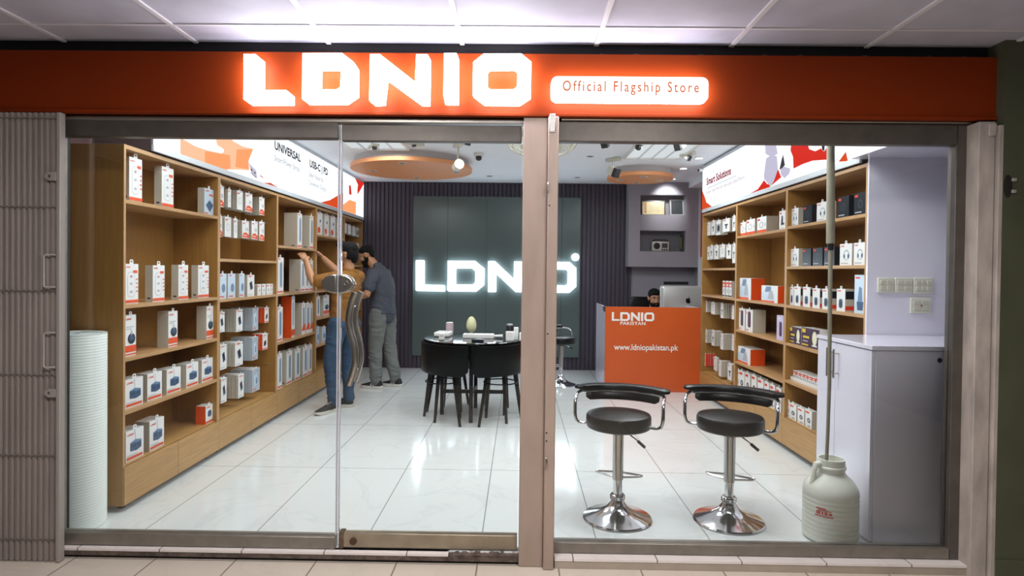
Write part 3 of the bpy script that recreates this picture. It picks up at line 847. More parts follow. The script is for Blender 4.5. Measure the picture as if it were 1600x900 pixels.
# ---------------------------------------------------------------- printed boxes
CARDS = mat('card_side_beige', 'BDB5A6', .55)
RED = mat('print_red_ink', 'DE3A22', .45)
ORG = mat('print_orange_ink', 'E2552A', .45)
GRY = mat('print_grey_ink', 'AEB2B6', .45)
DRK = mat('print_dark_ink', '2C3038', .45)
BLU = mat('print_steel_blue_ink', '3F5878', .45)
BLU2 = mat('print_light_blue_ink', '6C88A8', .45)
PALEB = mat('card_pale_blue', 'C3D3E2', .3)
NAVY = mat('card_black', '1D2027', .3)
PUR = mat('card_purple', '43324A', .35)
LILC = mat('card_lilac', 'C9BEDD', .4)
YEL = mat('print_yellow_ink', 'D9BC3A', .45)
CREAM = mat('print_cream_ink', 'E4E2C4', .45)
GREY2 = mat('card_clear_blister', 'B4BEC8', .15, spec=.6)
ORSIDE = mat('card_orange_side', 'E14E14', .4)
TABM = mat('hang_tab_plastic', 'E8E8E6', .35)
PAL = [WHITE, CARDS, RED, ORG, GRY, DRK, BLU, PALEB, NAVY, PUR, YEL, CREAM, ORSIDE, GREY2, LILC, BLU2, mat('print_slate_ink', '353D49', .35)]
(W_, SD, R_, O_, G_, D_, B_, PB, NV, PU, Y_, CR, OS, CL, LI, B2) = range(16)
def goods_mesh(st, w, h, d):
    """box standing on z=0, front at y=0 facing -y, centred on x"""
    mb = MB()
    front, side = W_, SD
    if st in ('bluebox', 'bottle'): front, side = PB, SD
    elif st == 'adapter': front = PB
    elif st == 'black': front = side = NV
    elif st == 'eggbox': front, side = PU, W_
    elif st == 'lilac': front = side = LI
    elif st in ('orangebox', 'redtall', 'redside', 'red'): front, side = W_, OS
    elif st == 'card_red': front, side = W_, R_
    elif st == 'clear': front = side = CL
    elif st == 'headset': side = SD
    # faces: bottom top front right back left
    top = W_ if st not in ('black',) else NV
    mb.box(-w / 2, w / 2, 0, d, 0, h, faces=[side, top, front, side, side, side])
    e = [-.0004]
    def P(pts, mi):
        mb.poly([(x * w, e[0], z * h) for x, z in pts], mi)
        e[0] -= .0002
    def Rc(x0, x1, z0, z1, mi): P([(x0, z0), (x1, z0), (x1, z1), (x0, z1)], mi)
    def El(cx, cz, rx, rz, mi, n=18): P([(cx + rx * math.cos(2 * PI * k / n), cz + rz * math.sin(2 * PI * k / n)) for k in range(n)], mi)
    def Rr(x0, x1, z0, z1, mi):
        r = min(x1 - x0, (z1 - z0) * h / w) * .35
        q = r * w / h
        pts = []
        for cx, cz, a in ((x1 - r, z1 - q, 0), (x0 + r, z1 - q, 90), (x0 + r, z0 + q, 180), (x1 - r, z0 + q, 270)):
            pts += [(cx + r * math.cos(math.radians(a + 22.5 * k)), cz + q * math.sin(math.radians(a + 22.5 * k))) for k in range(5)]
        P(pts, mi)
    def logo(x, z, ww, mi):
        e[0] -= .0002
        hh = ww * w * .21
        logo_into(mb, lambda u, v, q: (x * w + u, e[0], z * h + v), hh, ww * w, mi)
        e[0] -= .0002
    if st == 'strip':
        logo(-.44, .90, .34, R_); Rc(.1, .42, .77, .84, O_)
        Rr(-.3, .22, .17, .80, G_); Rr(-.28, .20, .18, .79, W_)
        for q in (.68, .5, .3): Rr(-.14, .06, q - .03, q + .03, G_)
        Rc(-.1, .02, .69, .71, R_)
        for q in (.6, .5, .4, .3): Rc(.32, .44, q, q + .03, O_)
        Rc(-.5, .5, .03, .10, O_)
        mb.box(-w / 2 - .0005, -w / 2, d * .3, d * .7, .08 * h, .12 * h, D_)
    elif st == 'charger':
        logo(-.44, .88, .5, R_); Rc(-.4, .3, .70, .72, G_); Rc(-.4, .1, .65, .67, G_)
        El(.08, .42, .34, .13, D_); Rc(.02, .14, .5, .62, G_); El(.08, .44, .22, .07, B_)
        Rc(-.5, .5, .10, .26, O_); Rc(-.5, .5, .03, .06, O_)
    elif st == 'cube':
        logo(-.42, .83, .34, R_)
        P([(0.02, .62), (.05, .62), (.0, 1.0), (-.03, 1.0)], G_)
        P([(-.26, .58), (.02, .66), (.34, .60), (.34, .58), (.0, .56)], B2)
        P([(-.26, .32), (.08, .28), (.08, .57), (-.26, .58)], B_); P([(.08, .28), (.36, .34), (.36, .60), (.08, .57)], B2)
        P([(.08, .285), (.36, .34), (.36, .56), (.08, .54)], B_)
        for q in (-.16, -.02): El(q, .46, .035, .03, D_, 8)
        for q in (.16, .26): El(q, .46, .03, .03, D_, 8)
        Rc(-.46, .42, .06, .14, O_); Rc(-.46, .1, .18, .2, G_)
    elif st == 'redside':
        logo(-.4, .85, .5, R_); Rr(-.2, .3, .35, .7, B_); Rc(-.5, .5, .03, .14, O_)
    elif st == 'adapter':
        logo(-.42, .88, .4, R_); Rc(.0, .45, .74, .80, O_)
        P([(-.34, .36), (.05, .58), (.46, .40), (.1, .12)], DRK_I); Rc(-.45, -.1, .05, .09, R_)
    elif st == 'bluebox':
        logo(-.42, .9, .4, R_); El(.1, .42, .24, .18, B2); Rc(-.4, .2, .06, .1, R_)
    elif st == 'pbank':
        logo(-.4, .90, .5, R_); P([(-.05, .28), (.3, .36), (.12, .72), (-.22, .62)], D_); P([(-.02, .30), (.26, .37), (.22, .45), (-.06, .38)], B_)
        Rc(-.42, .2, .06, .09, G_)
    elif st == 'mini':
        Rc(-.4, .1, .78, .88, R_); El(.05, .45, .2, .15, G_, 10); Rc(-.3, .3, .12, .16, G_)
    elif st == 'tall':
        logo(-.42, .94, .42, R_); Rr(-.12, .3, .16, .88, G_); Rr(-.02, .2, .2, .84, B2); Rc(-.45, .4, .03, .07, R_)
        mb.box(-w / 2 - .0005, -w / 2, d * .2, d * .45, .04 * h, .065 * h, D_)
    elif st == 'redtall':
        logo(-.42, .93, .5, R_); Rr(-.2, .2, .3, .85, G_); Rc(-.5, .5, .05, .2, O_)
    elif st == 'wedge':
        logo(-.4, .93, .42, R_); Rr(-.1, .24, .3, .86, B2); P([(-.5, .12), (.5, .12), (.5, .34), (-.1, .30)], O_)
    elif st == 'dot':
        logo(-.4, .93, .42, R_); El(.05, .62, .13, .08, B_); El(-.2, .22, .28, .14, O_); Rc(-.1, .3, .42, .44, G_)
    elif st == 'headset':
        logo(-.44, .86, .3, R_); El(.05, .48, .24, .24, G_); El(.05, .46, .19, .19, W_); El(-.12, .42, .07, .11, B_, 12); El(.22, .42, .07, .11, B_, 12); Rc(-.4, .2, .08, .12, G_)
    elif st == 'black':
        Rc(-.44, -.18, .82, .92, R_); El(.02, .5, .2, .2, 16); El(.02, .5, .11, .12, NV); Rc(-.4, .12, .11, .16, G_)
    elif st == 'oval':
        Rc(-.42, .0, .88, .93, R_); Rr(-.24, .22, .14, .55, B_); El(-.01, .33, .14, .12, D_)
        for sx in (-1, 1):
            x = sx * (w / 2 + .0004)
            for z0, z1, mi in ((.55, .9, NV), (.06, .24, R_)):
                mb.poly([(x, .002, z0 * h), (x, d - .002, z0 * h), (x, d - .002, z1 * h), (x, .002, z1 * h)], mi)
    elif st == 'bottle':
        Rc(-.4, .0, .9, .94, R_); P([(-.2, .08), (.3, .08), (.36, .3), (-.28, .3)], B_); P([(-.2, .3), (.26, .3), (.2, .66), (-.05, .7)], B2)
    elif st == 'eggbox':
        El(.24, .52, .13, .36, CR); Rr(.1, .38, .1, .18, W_); Rc(-.46, -.26, .74, .94, Y_); Rc(-.4, -.05, .46, .58, Y_); Rc(-.46, -.1, .08, .16, Y_); Rc(-.4, -.12, .28, .34, G_)
    elif st == 'snack':
        Rc(-.5, .5, .62, .92, R_); Rc(-.3, .3, .68, .8, W_); El(0, .38, .26, .16, G_, 10); Rc(-.5, .5, .04, .12, D_)
    elif st == 'watch':
        Rc(-.42, .1, .80, .9, R_); El(.05, .42, .24, .14, D_); El(.05, .42, .13, .08, G_); Rc(-.1, .3, .08, .12, D_)
    elif st == 'plainred':
        Rc(-.44, -.2, .78, .9, R_); Rc(-.5, .5, .02, .2, O_); El(-.05, .5, .22, .2, G_); El(-.05, .5, .15, .14, W_); Rc(.34, .42, .4, .6, G_)
        mb.poly([(-w / 2 - .0005, d * .1, h * .84), (-w / 2 - .0005, d * .9, h * .84), (-w / 2 - .0005, d * .9, h * .92), (-w / 2 - .0005, d * .1, h * .92)], R_)
    elif st == 'stand':
        Rc(-.4, -.14, .84, .92, R_); P([(-.2, .24), (.3, .26), (.3, .34), (.1, .36), (.08, .7), (-.1, .76), (-.14, .6)], D_); Rc(-.4, .3, .06, .09, G_)
    elif st == 'orangebox':
        P([(-.5, .15), (.3, .1), (.3, .55), (-.5, .62)], PB); P([(-.3, .62), (.1, .62), (.1, .95), (-.2, .95)], B2); P([(-.1, .2), (.25, .2), (.2, .7), (.0, .72)], G_); Rc(-.5, .3, 0, .1, O_)
    elif st == 'speaker':
        Rr(-.2, .22, .2, .92, PU); Rc(-.4, -.28, .8, .9, R_); Rc(-.4, -.1, .06, .1, R_)
        mb.poly([(-w / 2 - .0005, d * .35, h * .55), (-w / 2 - .0005, d * .65, h * .55), (-w / 2 - .0005, d * .65, h * .8), (-w / 2 - .0005, d * .35, h * .8)], R_)
    elif st == 'lilac':
        Rr(-.1, .3, .15, .75, PU); Rc(-.4, .1, .85, .9, W_)
    elif st == 'card_orange':
        Rc(-.38, -.1, .82, .88, R_); Rr(.0, .14, .42, .62, G_); Rr(.2, .34, .42, .62, G_); P([(-.5, .06), (.5, .02), (.5, .2), (.1, .34), (-.3, .3)], O_); Rc(-.3, .2, .14, .18, W_)
    elif st == 'card_plain':
        Rc(-.38, -.05, .82, .88, R_); Rr(-.2, .25, .3, .66, G_); Rr(-.14, .19, .33, .63, W_)
    elif st == 'card_dark':
        Rc(-.5, .5, .15, .75, GRY_I); Rr(-.2, .3, .25, .65, D_)
    elif st == 'card_icon':
        Rc(-.38, -.05, .84, .89, R_); Rr(-.06, .12, .22, .6, D_); Rr(-.2, .26, .48, .58, D_)
    elif st == 'card_red':
        Rc(-.4, .2, .8, .88, R_); El(0, .4, .2, .16, R_, 12)
    elif st == 'clear':
        P([(-.2, .2), (.3, .3), (.1, .8), (-.3, .7)], PB); Rc(-.4, .0, .08, .12, R_); P([(.0, .3), (.2, .34), (.1, .62), (-.05, .58)], B2)
    elif st == 'red':
        logo(-.42, .84, .5, R_); P([(-.25, .2), (.2, .3), (.2, .6), (-.2, .5)], D_); Rc(-.5, .4, .04, .1, R_)
    return mb
DRK_I, GRY_I = B_, G_
GOODS, TABS = {}, {}
def goods(st, w, h, d, name):
    k = (st, round(w / .006), round(h / .006), round(d / .006))
    if k not in GOODS:
        GOODS[k] = goods_mesh(st, round(w / .006) * .006, round(h / .006) * .006, round(d / .006) * .006).mesh(name, PAL, smooth=False)
    o = bpy.data.objects.new(name, GOODS[k])
    COL.objects.link(o)
    return o, k[2] * .006
def hang_tab(parent, w, h, size=.030):
    k = round(size, 3)
    if k not in TABS:
        a, t = size / 2, size * .8
        out = [(-a, 0), (a, 0), (a, t * .7), (a * .7, t), (-a * .7, t), (-a, t * .7)]
        inn = [(-a * .5, t * .4), (a * .5, t * .4), (a * .5, t * .62), (a * .4, t * .72), (-a * .4, t * .72), (-a * .5, t * .62)]
        TABS[k] = MB().frame(out, inn, 0, .001, lambda u, v, q: (u, .0005 + q, v)).mesh('hang_tab', TABM, smooth=False)
    o = bpy.data.objects.new('hang_tab', TABS[k])
    COL.objects.link(o)
    o.parent = parent
    o.location = (0, 0, h - .001)
    return o
NOUN = {'strip': ('power_strip_box', 'tall white power strip box'), 'adapter': ('adapter_box', 'small box with dark diamond'), 'charger': ('charger_box', 'white box with round charger'),
        'cube': ('cube_socket_box', 'white box with blue cube'), 'redside': ('charger_box', 'small box with orange side'), 'bluebox': ('accessory_box', 'pale blue accessory box'),
        'pbank': ('power_bank_box', 'slim white power bank box'), 'mini': ('mini_charger_box', 'tiny white cube box'), 'tall': ('tower_strip_box', 'tall narrow white box'),
        'redtall': ('tower_strip_box', 'tall orange sided box'), 'wedge': ('tower_strip_box', 'tall box with orange wedge'), 'dot': ('tower_strip_box', 'tall box with orange dot'),
        'headset': ('headset_box', 'white box with grey ring'), 'black': ('headset_box', 'black box with red logo'), 'oval': ('earphone_box', 'shiny box with dark oval'),
        'bottle': ('gadget_box', 'tall pale blue box'), 'eggbox': ('lamp_box', 'purple box with egg picture'), 'snack': ('cable_box', 'tiny red and white box'),
        'watch': ('cable_box', 'white box with dark circle'), 'plainred': ('charger_box', 'white box with red base'), 'stand': ('phone_stand_box', 'white box with black stand'),
        'orangebox': ('gift_box', 'shiny box with orange side'), 'speaker': ('speaker_box', 'white box with purple speaker'), 'lilac': ('speaker_box', 'lilac speaker box')}
ORD = ['first', 'second', 'third', 'fourth', 'fifth', 'sixth', 'seventh', 'eighth', 'ninth']
SHN = {'top': 'top shelf', 'second': 'second shelf', 'third': 'third shelf', 'fourth': 'fourth shelf', 'fifth': 'fifth shelf', 'drawer': 'drawer top', 'lower': 'lower shelf', 'upper': 'upper shelf'}
BOXN = {'L': 'orange lightbox', 'R': 'red lightbox'}
random.seed(11)
for side, bay, sh, z, items in STAND:
    s = -1 if side == 'L' else 1
    xf = 2.27 if side == 'L' else 2.17
    rz = PI / 2 if side == 'L' else -PI / 2
    b0, b1 = (LB if side == 'L' else RB)[bay - 1:bay + 1]
    raw = sorted(items, key=lambda t: t[1])
    items = []
    for k, (a, p, q, h, dd) in enumerate(raw):          # keep every box inside its bay, at its own width where there is room
        w_ = q - p
        if q > b1 - .02:
            q = b1 - .02
            p = max(items[-1][2] + .006 if items else b0 + .02, q - w_)
        elif p < b0 + .02:
            p = b0 + .02
            q = min(raw[k + 1][1] - .006 if k + 1 < len(raw) else b1 - .02, p + w_)
        items.append((a, p, q, h, dd))
    single = len(items) == 1
    for k, (st, y0, y1, h, dep) in enumerate(items):
        nm, ds = NOUN[st]
        xx = xf + (.03 if st == 'snack' and bay == 1 else 0)
        o, hh = goods(st, y1 - y0, h, dep, nm)
        o.location = (s * xx, (y0 + y1) / 2, z + .0003 + (.0045 if st == 'snack' and bay == 1 else 0))
        o.rotation_euler = (0, 0, rz + (random.uniform(-.03, .03) if st not in ('snack', 'mini', 'oval') else 0))
        same = [t for t in items if t[0] == st]
        n_ = same.index((st, y0, y1, h, dep))
        pos = f'{ORD[n_]} from window, ' if len(same) > 1 else ''
        tag(o, f'{ds}, {pos}{SHN[sh]}, {LN[bay - 1]} bay under {BOXN[side]}', 'box', f'{ds}es on the {SHN[sh]}, {LN[bay - 1]} bay under the {BOXN[side]}' if len(same) > 1 else None)
        if st not in ('mini', 'snack', 'eggbox', 'orangebox', 'black', 'bottle', 'lilac'):
            hang_tab(o, y1 - y0, hh, .034 if st in ('cube', 'strip', 'tall') else .026)
# display trays under the tiny boxes
tr = MB().box(-.065, .065, -.24, .24, 0, .004).box(-.065, -.061, -.24, .24, .004, .028).box(.061, .065, -.24, .24, .004, .028).build('display_tray', WHITE)
tr.location = (2.25, 4.69, .5605)
tag(tr, 'low white display tray holding the tiny red and white boxes', 'tray')

HN = {'card_orange': ('hanging_card_box', 'white card with orange wedge'), 'card_plain': ('hanging_card_box', 'plain white hanging card'), 'card_dark': ('hanging_card_box', 'grey hanging card'),
      'card_icon': ('hanging_card_box', 'white card with black plug'), 'card_red': ('hanging_card_box', 'red edged hanging card'), 'pbank': ('hanging_power_bank_box', 'slim white power bank box'),
      'clear': ('hanging_blister_box', 'bluish clear hanging box'), 'red': ('hanging_charger_box', 'small red sided hanging box')}
THK = {'card_orange': .022, 'card_plain': .022, 'card_dark': .022, 'card_icon': .020, 'card_red': .026, 'pbank': .026, 'clear': .034, 'red': .028}
for side, bay, row, items in HANG:
    s = -1 if side == 'L' else 1
    xf, xb = (2.29, 2.565) if side == 'L' else (2.19, 2.475)
    rz = PI / 2 if side == 'L' else -PI / 2
    b0, b1 = (LB if side == 'L' else RB)[bay - 1:bay + 1]
    items = sorted([(a, max(p, b0 + .025), min(q, b1 - .025), zz_, h, n) for a, p, q, zz_, h, n in items], key=lambda t: t[1])
    for k, (st, y0, y1, zb, h, n) in enumerate(items):
        nm, ds = HN[st]
        d = THK[st]
        n = max(1, min(n, int((xb - xf) / (d + .004))))
        for j in range(n):
            o, hh = goods(st, max(y1 - y0, .05), h, d, nm)
            o.location = (s * (xf + j * (d + .004)), (y0 + y1) / 2 + random.uniform(-.002, .002), zb)
            o.rotation_euler = (0, 0, rz + (random.uniform(-.02, .02) if j == 0 else 0))
            if j == 0:
                tag(o, f'{ds}, {ORD[k]} hook from window, {row} row, {LN[bay - 1]} bay, {BOXN[side]}', 'box', f'cards on the {row} hook row, {LN[bay - 1]} bay under the {BOXN[side]}')
                hang_tab(o, y1 - y0, hh, .022)
            else:
                tag(o, f'box behind the front one, {ORD[k]} hook, {row} row, {LN[bay - 1]} bay, {BOXN[side]}', 'box', f'boxes hung behind the front one on hook {k + 1}, {row} row, bay {bay}, {BOXN[side]}')

# ================================================================ bar stools
def make_stool(seat=.52):
    """origin on the floor; the back rest wraps the +y side"""
    root = empty('bar_stool')
    MB().lathe([(.001, 0), (.193, 0), (.196, .006), (.190, .014), (.15, .026), (.10, .045), (.06, .07), (.04, .10), (.036, .125), (.001, .125)], 48).build('base', CHROME, root)
    MB().lathe([(.040, .112), (.044, .118), (.040, .125), (.044, .131), (.040, .138), (.036, .142), (.026, .142), (.026, .112)], 28).build('collar', CHROME, root)
    MB().lathe([(.001, .13), (.026, .13), (.026, .24), (.001, .24)], 24).build('lower_post', CHROME, root)
    MB().lathe([(.001, .225), (.031, .225), (.031, seat - .02), (.001, seat - .02)], 24).build('sleeve', mat('satin_chrome', 'B4B2AE', .22, 1.0), root)
    # foot rest: flattened ring in front
    pts = [(.028, .0, .238), (.06, -.012, .238), (.115, -.035, .238), (.130, -.052, .238), (.115, -.066, .238), (.0, -.085, .238), (-.115, -.066, .238), (-.130, -.052, .238), (-.115, -.035, .238), (-.06, -.012, .238), (-.028, .0, .238)]
    pts = smooth_path([(a, -b, c) for a, b, c in pts], 4)
    MB().tube(pts, .0065, 10).build('foot_rest', CHROME, root)
    MB().lathe([(.001, seat - .03), (.06, seat - .03), (.09, seat - .012), (.15, seat - .004), (.15, seat + .004), (.001, seat + .004)], 28).build('swivel_plate', BLACKP, root)
    MB().lathe([(.001, seat), (.168, seat), (.180, seat + .008), (.183, seat + .03), (.183, seat + .066), (.176, seat + .078), (.12, seat + .086), (.001, seat + .084)], 48).build('seat', LEATHER, root)
    lv = MB().tube([(.05, -.02, seat - .02), (.10, -.05, seat - .045), (.15, -.08, seat - .075)], .004, 8).build('lift_lever', CHROME, root)
    MB().tube([(.115, -.059, seat - .054), (.155, -.083, seat - .078)], .0085, 10).build('grip', BLACKP, lv)
    # arm tube: from under the seat, out, up, round the back
    R = .235
    t = []
    for sg in (1, -1):
        side = [(sg * .15, .0, seat + .015), (sg * .20, -.01, seat + .012), (sg * .232, -.02, seat + .02), (sg * .245, -.024, seat + .05), (sg * .247, -.02, seat + .10), (sg * .247, -.012, seat + .135), (sg * .247, .01, seat + .158), (sg * .249, .06, seat + .166), (sg * .245, .11, seat + .167)]
        t.append(side)
    arc = [(.33 * math.cos(a), -.10 + .33 * math.sin(a), seat + .167) for a in [math.radians(44 + 92 * k / 14) for k in range(15)]]
    MB().tube(smooth_path(t[0] + arc + t[1][::-1], 4), .010, 12).build('arm_tube', CHROME, root)
    # upper and lower back pads
    for nm, r0, za, zb, th, a0, a1 in (('back_pad', .338, .176, .206, .040, 39, 141), ('lower_pad', .336, .112, .162, .016, 51, 129)):
        rg = []
        n = 26
        for k in range(n + 1):
            a = math.radians(a0 + (a1 - a0) * k / n)
            f_ = min(1, math.sin(PI * k / n) * 6 + .5)
            zm, hz, ht = seat + (za + zb) / 2, (zb - za) / 2 * f_, th * f_
            ring = []
            for q in range(12):
                b = 2 * PI * q / 12
                cx = math.copysign(abs(math.cos(b)) ** .4, math.cos(b)) * ht
                cz = math.copysign(abs(math.sin(b)) ** .4, math.sin(b)) * hz
                rr_ = r0 + cx + cz * .25
                ring.append((rr_ * math.cos(a), -.10 + rr_ * math.sin(a), zm + cz))
            rg.append(ring)
        MB().rings(rg).build(nm, LEATHER, root)
    return root
st1 = make_stool()
st1.location = (.575, 3.475, .0005)
tag(st1, 'black bar stool with chrome base, nearer to the wide door mullion', 'stool', 'chrome bar stools')
st1.rotation_euler = (0, 0, math.radians(-16))
st2 = copy_tree(st1, (1.203, 3.465, .0005), math.radians(-24))
tag(st2, 'black bar stool with chrome base, beside the translucent jug', 'stool', 'chrome bar stools')
st3 = copy_tree(st1, (.53, 7.55, .0005), math.radians(60))
tag(st3, 'black bar stool in front of the slatted back wall by the counter', 'stool', 'chrome bar stools')

# ================================================================ round table and its chairs
TX, TY = -.43, 5.93
BLK = mat('gloss_black_lacquer', '08080A', .25, spec=.25)
t = empty('round_table', (TX, TY, 0.0005))
tag(t, 'round black glass table showing small gadgets, four curved chairs tucked under', 'table')
MB().lathe([(.001, .735), (.478, .735), (.482, .739), (.482, .745), (.478, .75), (.001, .75)], 72).build('glass_top', mat('black_glass', '0A0D0F', .05, spec=.6), t)
for a in (0, 90, 180, 270):
    c, s_ = .305 * math.cos(math.radians(a)), .305 * math.sin(math.radians(a))
    MB().box(c - .018, c + .018, s_ - .018, s_ + .018, 0, .735).build('leg', BLK, t, bevel=.002)
MB().box(-.29, .29, -.012, .012, .21, .245).box(-.012, .012, -.29, .29, .21, .245).build('stretcher', BLK, t, bevel=.002)
MB().box(-.30, .30, -.016, .016, .70, .735).box(-.016, .016, -.30, .30, .70, .735).build('top_brace', BLK, t, bevel=.002)
CHB = mat('chair_black_vinyl', '060808', .28, spec=.15)
def make_chair():
    """origin at table centre on the floor, the chair fills the +x+y quarter"""
    root = empty('tucked_chair')
    R, th = .508, .020
    rg = []
    n = 22
    for k in range(n + 1):
        a = math.radians(1.6 + 86.8 * k / n)
        e_ = min(1, math.sin(PI * k / n) * 4.5)
        zb = .445 + .05 * (1 - e_)
        ring = []
        for r_, z in ((R, .722), (R - th, .728), (R - th - .004, .60), (R - th - .01, zb + .03), (R - .012, zb), (R, zb + .02)):
            ring.append((r_ * math.cos(a), r_ * math.sin(a), z))
        rg.append(ring)
    MB().rings(rg).build('backrest', CHB, root)
    pts = [(.06, .06)] + [(.475 * math.cos(math.radians(9 + 72 * k / 12)), .475 * math.sin(math.radians(9 + 72 * k / 12))) for k in range(13)]
    MB().prism(pts, .445, .49, lambda u, v, w: (u, v, w)).build('seat', CHB, root, bevel=.012, seg=3)
    for (x0, y0, x1, y1) in ((.40, .15, .465, .085), (.15, .40, .085, .465), (.30, .30, .33, .33), (.14, .16, .115, .13)):
        MB().tube([(x0, y0, .45), ((x0 + x1) / 2, (y0 + y1) / 2, .225), (x1, y1, 0)], [.019, .0165, .013], 12).build('leg', BLK, root)
    ring = [(.27 + .155 * math.cos(2 * PI * k / 28), .27 + .155 * math.sin(2 * PI * k / 28), .375) for k in range(28)]
    MB().tube(ring, .006, 8, loop=True).build('foot_ring', BLK, root)
    return root
ch = make_chair()
ch.location = (TX, TY, .0005)
ch.rotation_euler = (0, 0, PI)
tag(ch, 'curved black chair tucked under the table, window side below the white router', 'chair', 'curved black chairs round the table')
for rz, lb in ((-PI / 2, 'curved black chair tucked under the table, window side below the black bottle'),
               (PI / 2, 'curved black chair tucked under the table, slat wall side below the pink speaker'),
               (0, 'curved black chair tucked under the table, slat wall side behind the mullion')):
    c = copy_tree(ch, (TX, TY, .0005), rz)
    tag(c, lb, 'chair', 'curved black chairs round the table')

# ---------------------------------------------------------------- things on the table
ZTB = .7505
WP = mat('white_plastic', 'E9E9E6', .3)
def on(o, x, y, rz=0, z=ZTB):
    o.location = (x, y, z); o.rotation_euler = (0, 0, rz); return o
o = on(MB().box(-.075, .075, -.10, .10, 0, .045).build('router', WP, bevel=.014, seg=4), -.745, 6.06, -.1)
MB().box(-.05, .05, -.06, .07, .045, .0458).build('top_inset', mat('soft_grey', 'D0D0CE', .4), o)
tag(o, 'white rounded flat device on the table corner beside the pink speaker', 'device')
o = on(MB().box(-.026, .026, -.02, .02, 0, .068).build('plug_adapter', WP, bevel=.008, seg=3), -.715, 5.70)
for q in (-.007, .007):
    MB().box(q - .0025, q + .0025, -.0206, -.0198, .034, .046).build('socket_slot', mat('slot_dark', '4B4B4C', .5), o)
tag(o, 'small white upright plug adapter in front of the flat white device', 'adapter')
o = on(MB().lathe([(.001, 0), (.034, 0), (.039, .006), (.039, .106), (.036, .116), (.03, .12), (.001, .12)], 24).build('speaker', mat('dusty_pink_fabric', 'B9A4A8', .7, bump=.1, bscale=300)), -.70, 6.21)
MB().lathe([(.030, .118), (.036, .119), (.036, .124), (.030, .126), (.001, .126)], 24).build('top_ring', WP, o)
tag(o, 'dusty pink cylindrical speaker standing on the black table', 'speaker')
o = on(MB().lathe([(.001, 0), (.03, 0), (.03, .006), (.012, .012), (.010, .03), (.001, .03)], 20).build('egg_lamp', WP), -.478, 6.20)
MB().lathe([(max(.001, .051 * math.sin(t) * (1 + .10 * math.cos(t))), .105 - .083 * math.cos(t)) for t in [PI * k / 24 for k in range(25)]], 36).build('lamp_shade', mat('ivory_shade', 'DDDBAE', .45, sss=.2), o)
tag(o, 'pale ivory egg shaped lamp standing behind the white power strip', 'lamp')
o = on(MB().box(-.15, .15, -.055, .055, 0, .040).build('power_strip', WP, bevel=.006, seg=3), -.385, 5.93, -.02)
for k in range(5):
    MB().lathe([(.001, 0), (.017, 0), (.017, .0012), (.001, .0012)], 16).build('socket', mat('socket_grey', 'C2C2C0', .5), o).location = (-.115 + .055 * k, 0, .040)
cb = MB().tube([(.15, 0, .02), (.20, -.005, .022), (.235, -.012, .022)], [.012, .014, .017], 12).build('cable_stub', WP, o)
tag(o, 'long white power strip lying in the middle of the black table', 'power strip')
o = on(MB().box(-.056, .056, -.03, .03, 0, .020).build('power_bank', mat('grey_metal_case', '4A4F55', .3, .6), bevel=.006, seg=3), -.377, 5.66)
MB().box(-.05, .05, -.0306, -.029, .006, .014).build('display_strip', BLACKP, o)
tag(o, 'small dark grey power bank lying at the table edge', 'power bank')
o = on(MB().lathe([(.001, 0), (.034, 0), (.035, .004), (.035, .118), (.032, .124), (.001, .124)], 24).build('bottle', mat('matte_black', '17181B', .4)), -.085, 5.95)
MB().lathe([(.001, .124), (.03, .124), (.03, .134), (.026, .138), (.001, .138)], 24).build('cap', mat('cap_grey', 'A8A8AA', .3), o)
tag(o, 'black upright cylinder with grey cap on the table by the mullion', 'bottle')
o = on(MB().box(-.04, .04, -.028, .028, 0, .088).build('charging_cube', WP, bevel=.006, seg=3), -.078, 5.72)
MB().frame([(.017 * math.cos(2 * PI * k / 18), .056 + .017 * math.sin(2 * PI * k / 18)) for k in range(18)], [(.014 * math.cos(2 * PI * k / 18), .056 + .014 * math.sin(2 * PI * k / 18)) for k in range(18)], -.0286, -.028, lambda u, v, w: (u, w, v)).build('dial_ring', MATS['socket_grey'], o)
tag(o, 'white cube with a round dial in front of the black bottle', 'charger')
o = on(MB().box(-.022, .022, -.02, .02, 0, .12).build('plug_adapter', WP, bevel=.006, seg=3), -.022, 5.80)
tag(o, 'tall narrow white plug adapter beside the dial cube', 'adapter')
o = on(MB().box(-.036, .036, -.025, .025, 0, .075).build('plug_adapter', WP, bevel=.007, seg=3), .045, 5.75)
tag(o, 'squat white plug adapter half hidden by the door mullion', 'adapter')

# ================================================================ reception counter
cn = empty('reception_counter', (1.02, 7.20, 0.0005))
tag(cn, 'orange fronted reception counter with white LDNIO PAKISTAN lettering', 'counter')
CO = mat('counter_orange', 'C9551F', .3, var=.03, vscale=3)
MB().box(0, 1.118, 0, .02, 0, .998).build('front_panel', CO, cn, bevel=.002)
MB().box(0, .02, .02, .84, 0, .998).build('side_panel', LAM, cn, bevel=.002)
MB().box(1.08, 1.10, .02, .60, 0, .998).build('side_panel', LAM, cn, bevel=.002)
MB().box(.02, 1.46, .30, .84, .70, .725).build('desk_top', LAM, cn, bevel=.003)
MB().box(1.44, 1.46, .32, .84, 0, .70).build('end_panel', LAM, cn, bevel=.002)
MB().prism([(-.006, .93), (.0, 1.0), (-.07, 1.0), (-.06, .95)], -.004, .1, lambda u, v, w: (u * .3 + .002, w, v)).build('corner_cap', CHROME, cn)
mb = MB()
logo_into(mb, lambda u, v, d_: (.075 + u, -.002 - d_, .832 + v), .103, .497, 0, 0, .002)
CW = mat('vinyl_white', 'EFE9E2', .4)
mb.build('logo_lettering', CW, cn, smooth=False)
text('PAKISTAN', 'place_lettering', basis((1, 0, 0), (0, 0, 1), (.172, -.002, .787)), .052, CW, cn, sx=1.22, space=1.05, off=.001)
